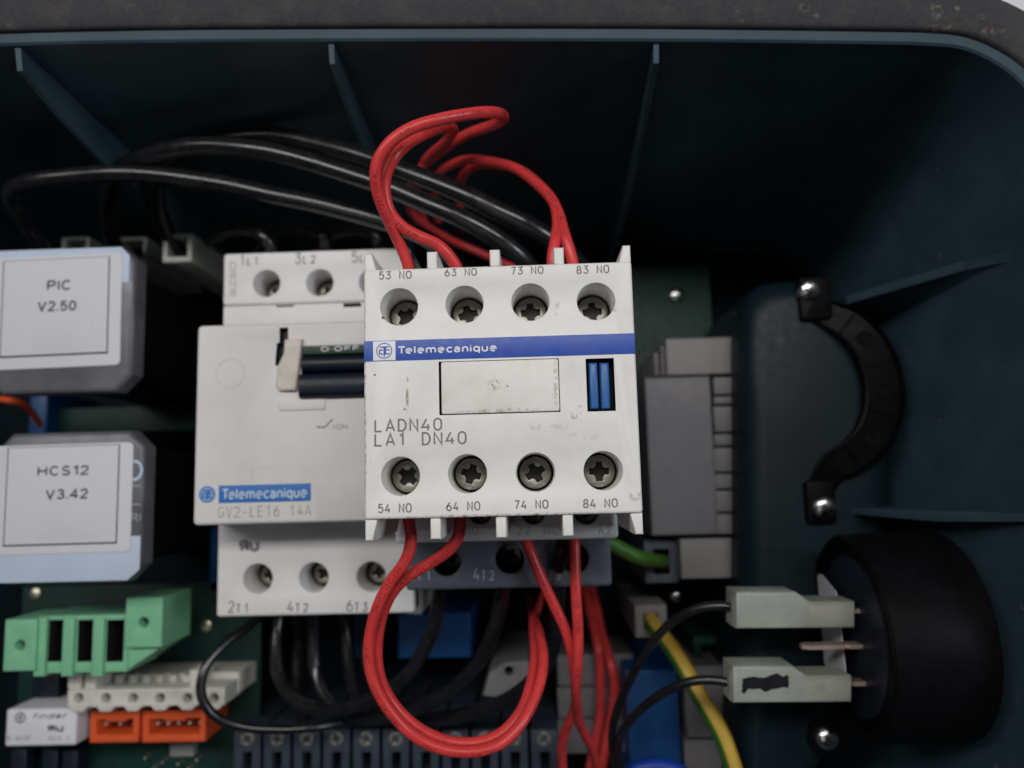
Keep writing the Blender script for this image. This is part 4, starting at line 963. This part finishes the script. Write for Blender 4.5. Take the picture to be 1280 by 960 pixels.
red([(732, 700, 10), (750, 782, 20), (763, 830, 27.2), (769, 858, 27.8), (766, 890, 27.8), (758, 925, 27.8), (752, 965, 27)], 'dim red wire furthest right behind the straight one', 1.3)
wire('red_wire', [(150, 395, 40), (185, 412, 44), (205, 424, 42), (240, 436, 30)], 0.8, M['red_pvc'], 'short dim red wire showing right of the PIC module', 'wire', GR)
wire('orange_wire', [(-20, 497, 40), (10, 500, 46), (30, 506, 42), (50, 530, 30)], 0.9, M['orange'], 'orange wire end in the gap between the two modules', 'wire')

GK = 'thick black power cables'
def blkc(pts, r, label, g=GK): return wire('black_cable', pts, r, M['black_pvc'], label, 'cable', g, n=22, wob=0.03, ph=0.22)
blkc([(70, 330, 38), (45, 300, 52), (28, 272, 60), (14, 248, 66), (18, 234, 70), (40, 227, 72), (80, 221, 73), (130, 217, 74), (190, 218, 75), (260, 227, 76), (340, 243, 77), (420, 261, 77), (480, 277, 76), (525, 294, 75), (560, 318, 74), (590, 350, 72)], 1.95,
     'lowest black cable over the PIC module bending down at far left')
blkc([(150, 320, 40), (136, 285, 50), (134, 250, 58), (143, 222, 66), (165, 202, 73), (205, 189, 79), (260, 182, 82), (320, 187, 84), (390, 203, 85), (450, 222, 86), (510, 244, 87), (570, 270, 88), (620, 297, 87), (655, 325, 84), (680, 360, 78)], 2.0,
     'middle black cable arching over the breaker behind the red loop')
blkc([(230, 325, 40), (208, 290, 48), (196, 255, 55), (198, 225, 62), (215, 200, 67), (250, 181, 71), (300, 171, 74), (350, 171, 76), (410, 183, 79), (470, 201, 82), (530, 223, 85), (590, 248, 87), (640, 272, 87), (680, 294, 85), (720, 325, 80), (740, 360, 74)], 2.05,
     'topmost black cable running down to the right behind terminal 73')
for (a, b, c_, lab_) in ((255, 300, 333, 'thin black cable into breaker terminal 1L1'), (330, 375, 399, 'thin black cable into breaker terminal 3L2'), (400, 440, 466, 'thin black cable into breaker terminal 5L3')):
    blkc([(a - 20, 330, 20), (a + 5, 300, 40), (b, 287, 55), (b + 30, 295, 62), (c_ + 8, 315, 60), (c_ + 6, 345, 56)], 1.6, lab_, 'black cables into the breaker top')
blkc([(556, 715, 72), (548, 745, 70), (543, 780, 68), (526, 820, 66), (500, 852, 64), (465, 874, 61), (430, 885, 58), (398, 886, 55), (370, 876, 52), (350, 850, 48), (345, 810, 44), (350, 760, 42), (352, 730, 45)], 1.55,
     'black cable from contactor 2T1 curving left under the breaker')
blkc([(636, 715, 72), (628, 745, 70), (618, 785, 68), (600, 825, 65), (570, 858, 62), (530, 882, 58), (485, 896, 54), (440, 893, 49), (408, 872, 45), (394, 835, 42), (392, 790, 42), (394, 740, 45)], 1.6,
     'black cable from contactor 4T2 curving inside the red loop')
blkc([(706, 680, 84), (698, 715, 80), (697, 755, 72), (693, 800, 66), (678, 838, 62), (645, 868, 58), (600, 888, 53), (545, 899, 48), (495, 888, 43), (465, 850, 40), (455, 800, 40), (462, 740, 45)], 1.7,
     'black cable beside contactor 6T3 sweeping low behind the red loop')
blkc([(540, 850, 20), (500, 878, 30), (450, 898, 44), (400, 908, 51), (350, 912, 54), (300, 908, 56), (266, 893, 58), (251, 866, 59), (257, 835, 58), (280, 806, 55), (312, 782, 50), (340, 755, 42)], 1.1,
     'thin black wire looping round the white six way connector', 'thin black wires')
blkc([(425, 745, 40), (432, 790, 42), (436, 830, 42), (445, 870, 40), (475, 905, 36)], 1.5, 'black cable hidden in shade under breaker terminal 6T3', 'black cables in shade')
blkc([(370, 745, 34), (374, 800, 36), (372, 850, 36), (376, 890, 34), (390, 930, 30)], 1.5, 'black cable hidden in shade under breaker terminal 4T2', 'black cables in shade')
blkc([(925, 762, 76), (900, 757, 76), (868, 762, 74), (838, 779, 71), (812, 808, 68), (790, 845, 64), (772, 885, 60), (765, 920, 57), (768, 955, 54), (775, 1000, 48)], 0.95,
     'thin black wire from the upper nylon sleeve curving down left', 'thin black wires')
blkc([(922, 856, 76), (895, 850, 75), (862, 852, 73), (830, 866, 70), (802, 886, 66), (782, 908, 62), (773, 930, 59), (776, 960, 55), (785, 1000, 50)], 0.95,
     'thin black wire from the lower nylon sleeve curving down left', 'thin black wires')
wire('earth_wire', [(806, 765, 30), (815, 777, 40), (832, 800, 47), (856, 838, 52), (880, 878, 55), (901, 918, 57), (918, 962, 58), (930, 1010, 57)], 2.0, None,
     'thick yellow and green striped earth wire at lower right', 'wire', 'striped earth wires', n=20, mats=[M['yellow_pvc'], M['green_pvc']], stripe=(3, 4, 5, 6, 7))
wire('earth_wire', [(745, 672, 50), (770, 683, 50), (795, 694, 49), (820, 701, 44), (835, 704, 36)], 1.7, None,
     'short green and yellow earth wire right of the contactor', 'wire', 'striped earth wires', n=20, mats=[M['green_pvc'], M['yellow_pvc']], stripe=(3, 4, 5, 6, 7))
for o in bpy.data.objects:
    if '_w' in o: del o['_w']
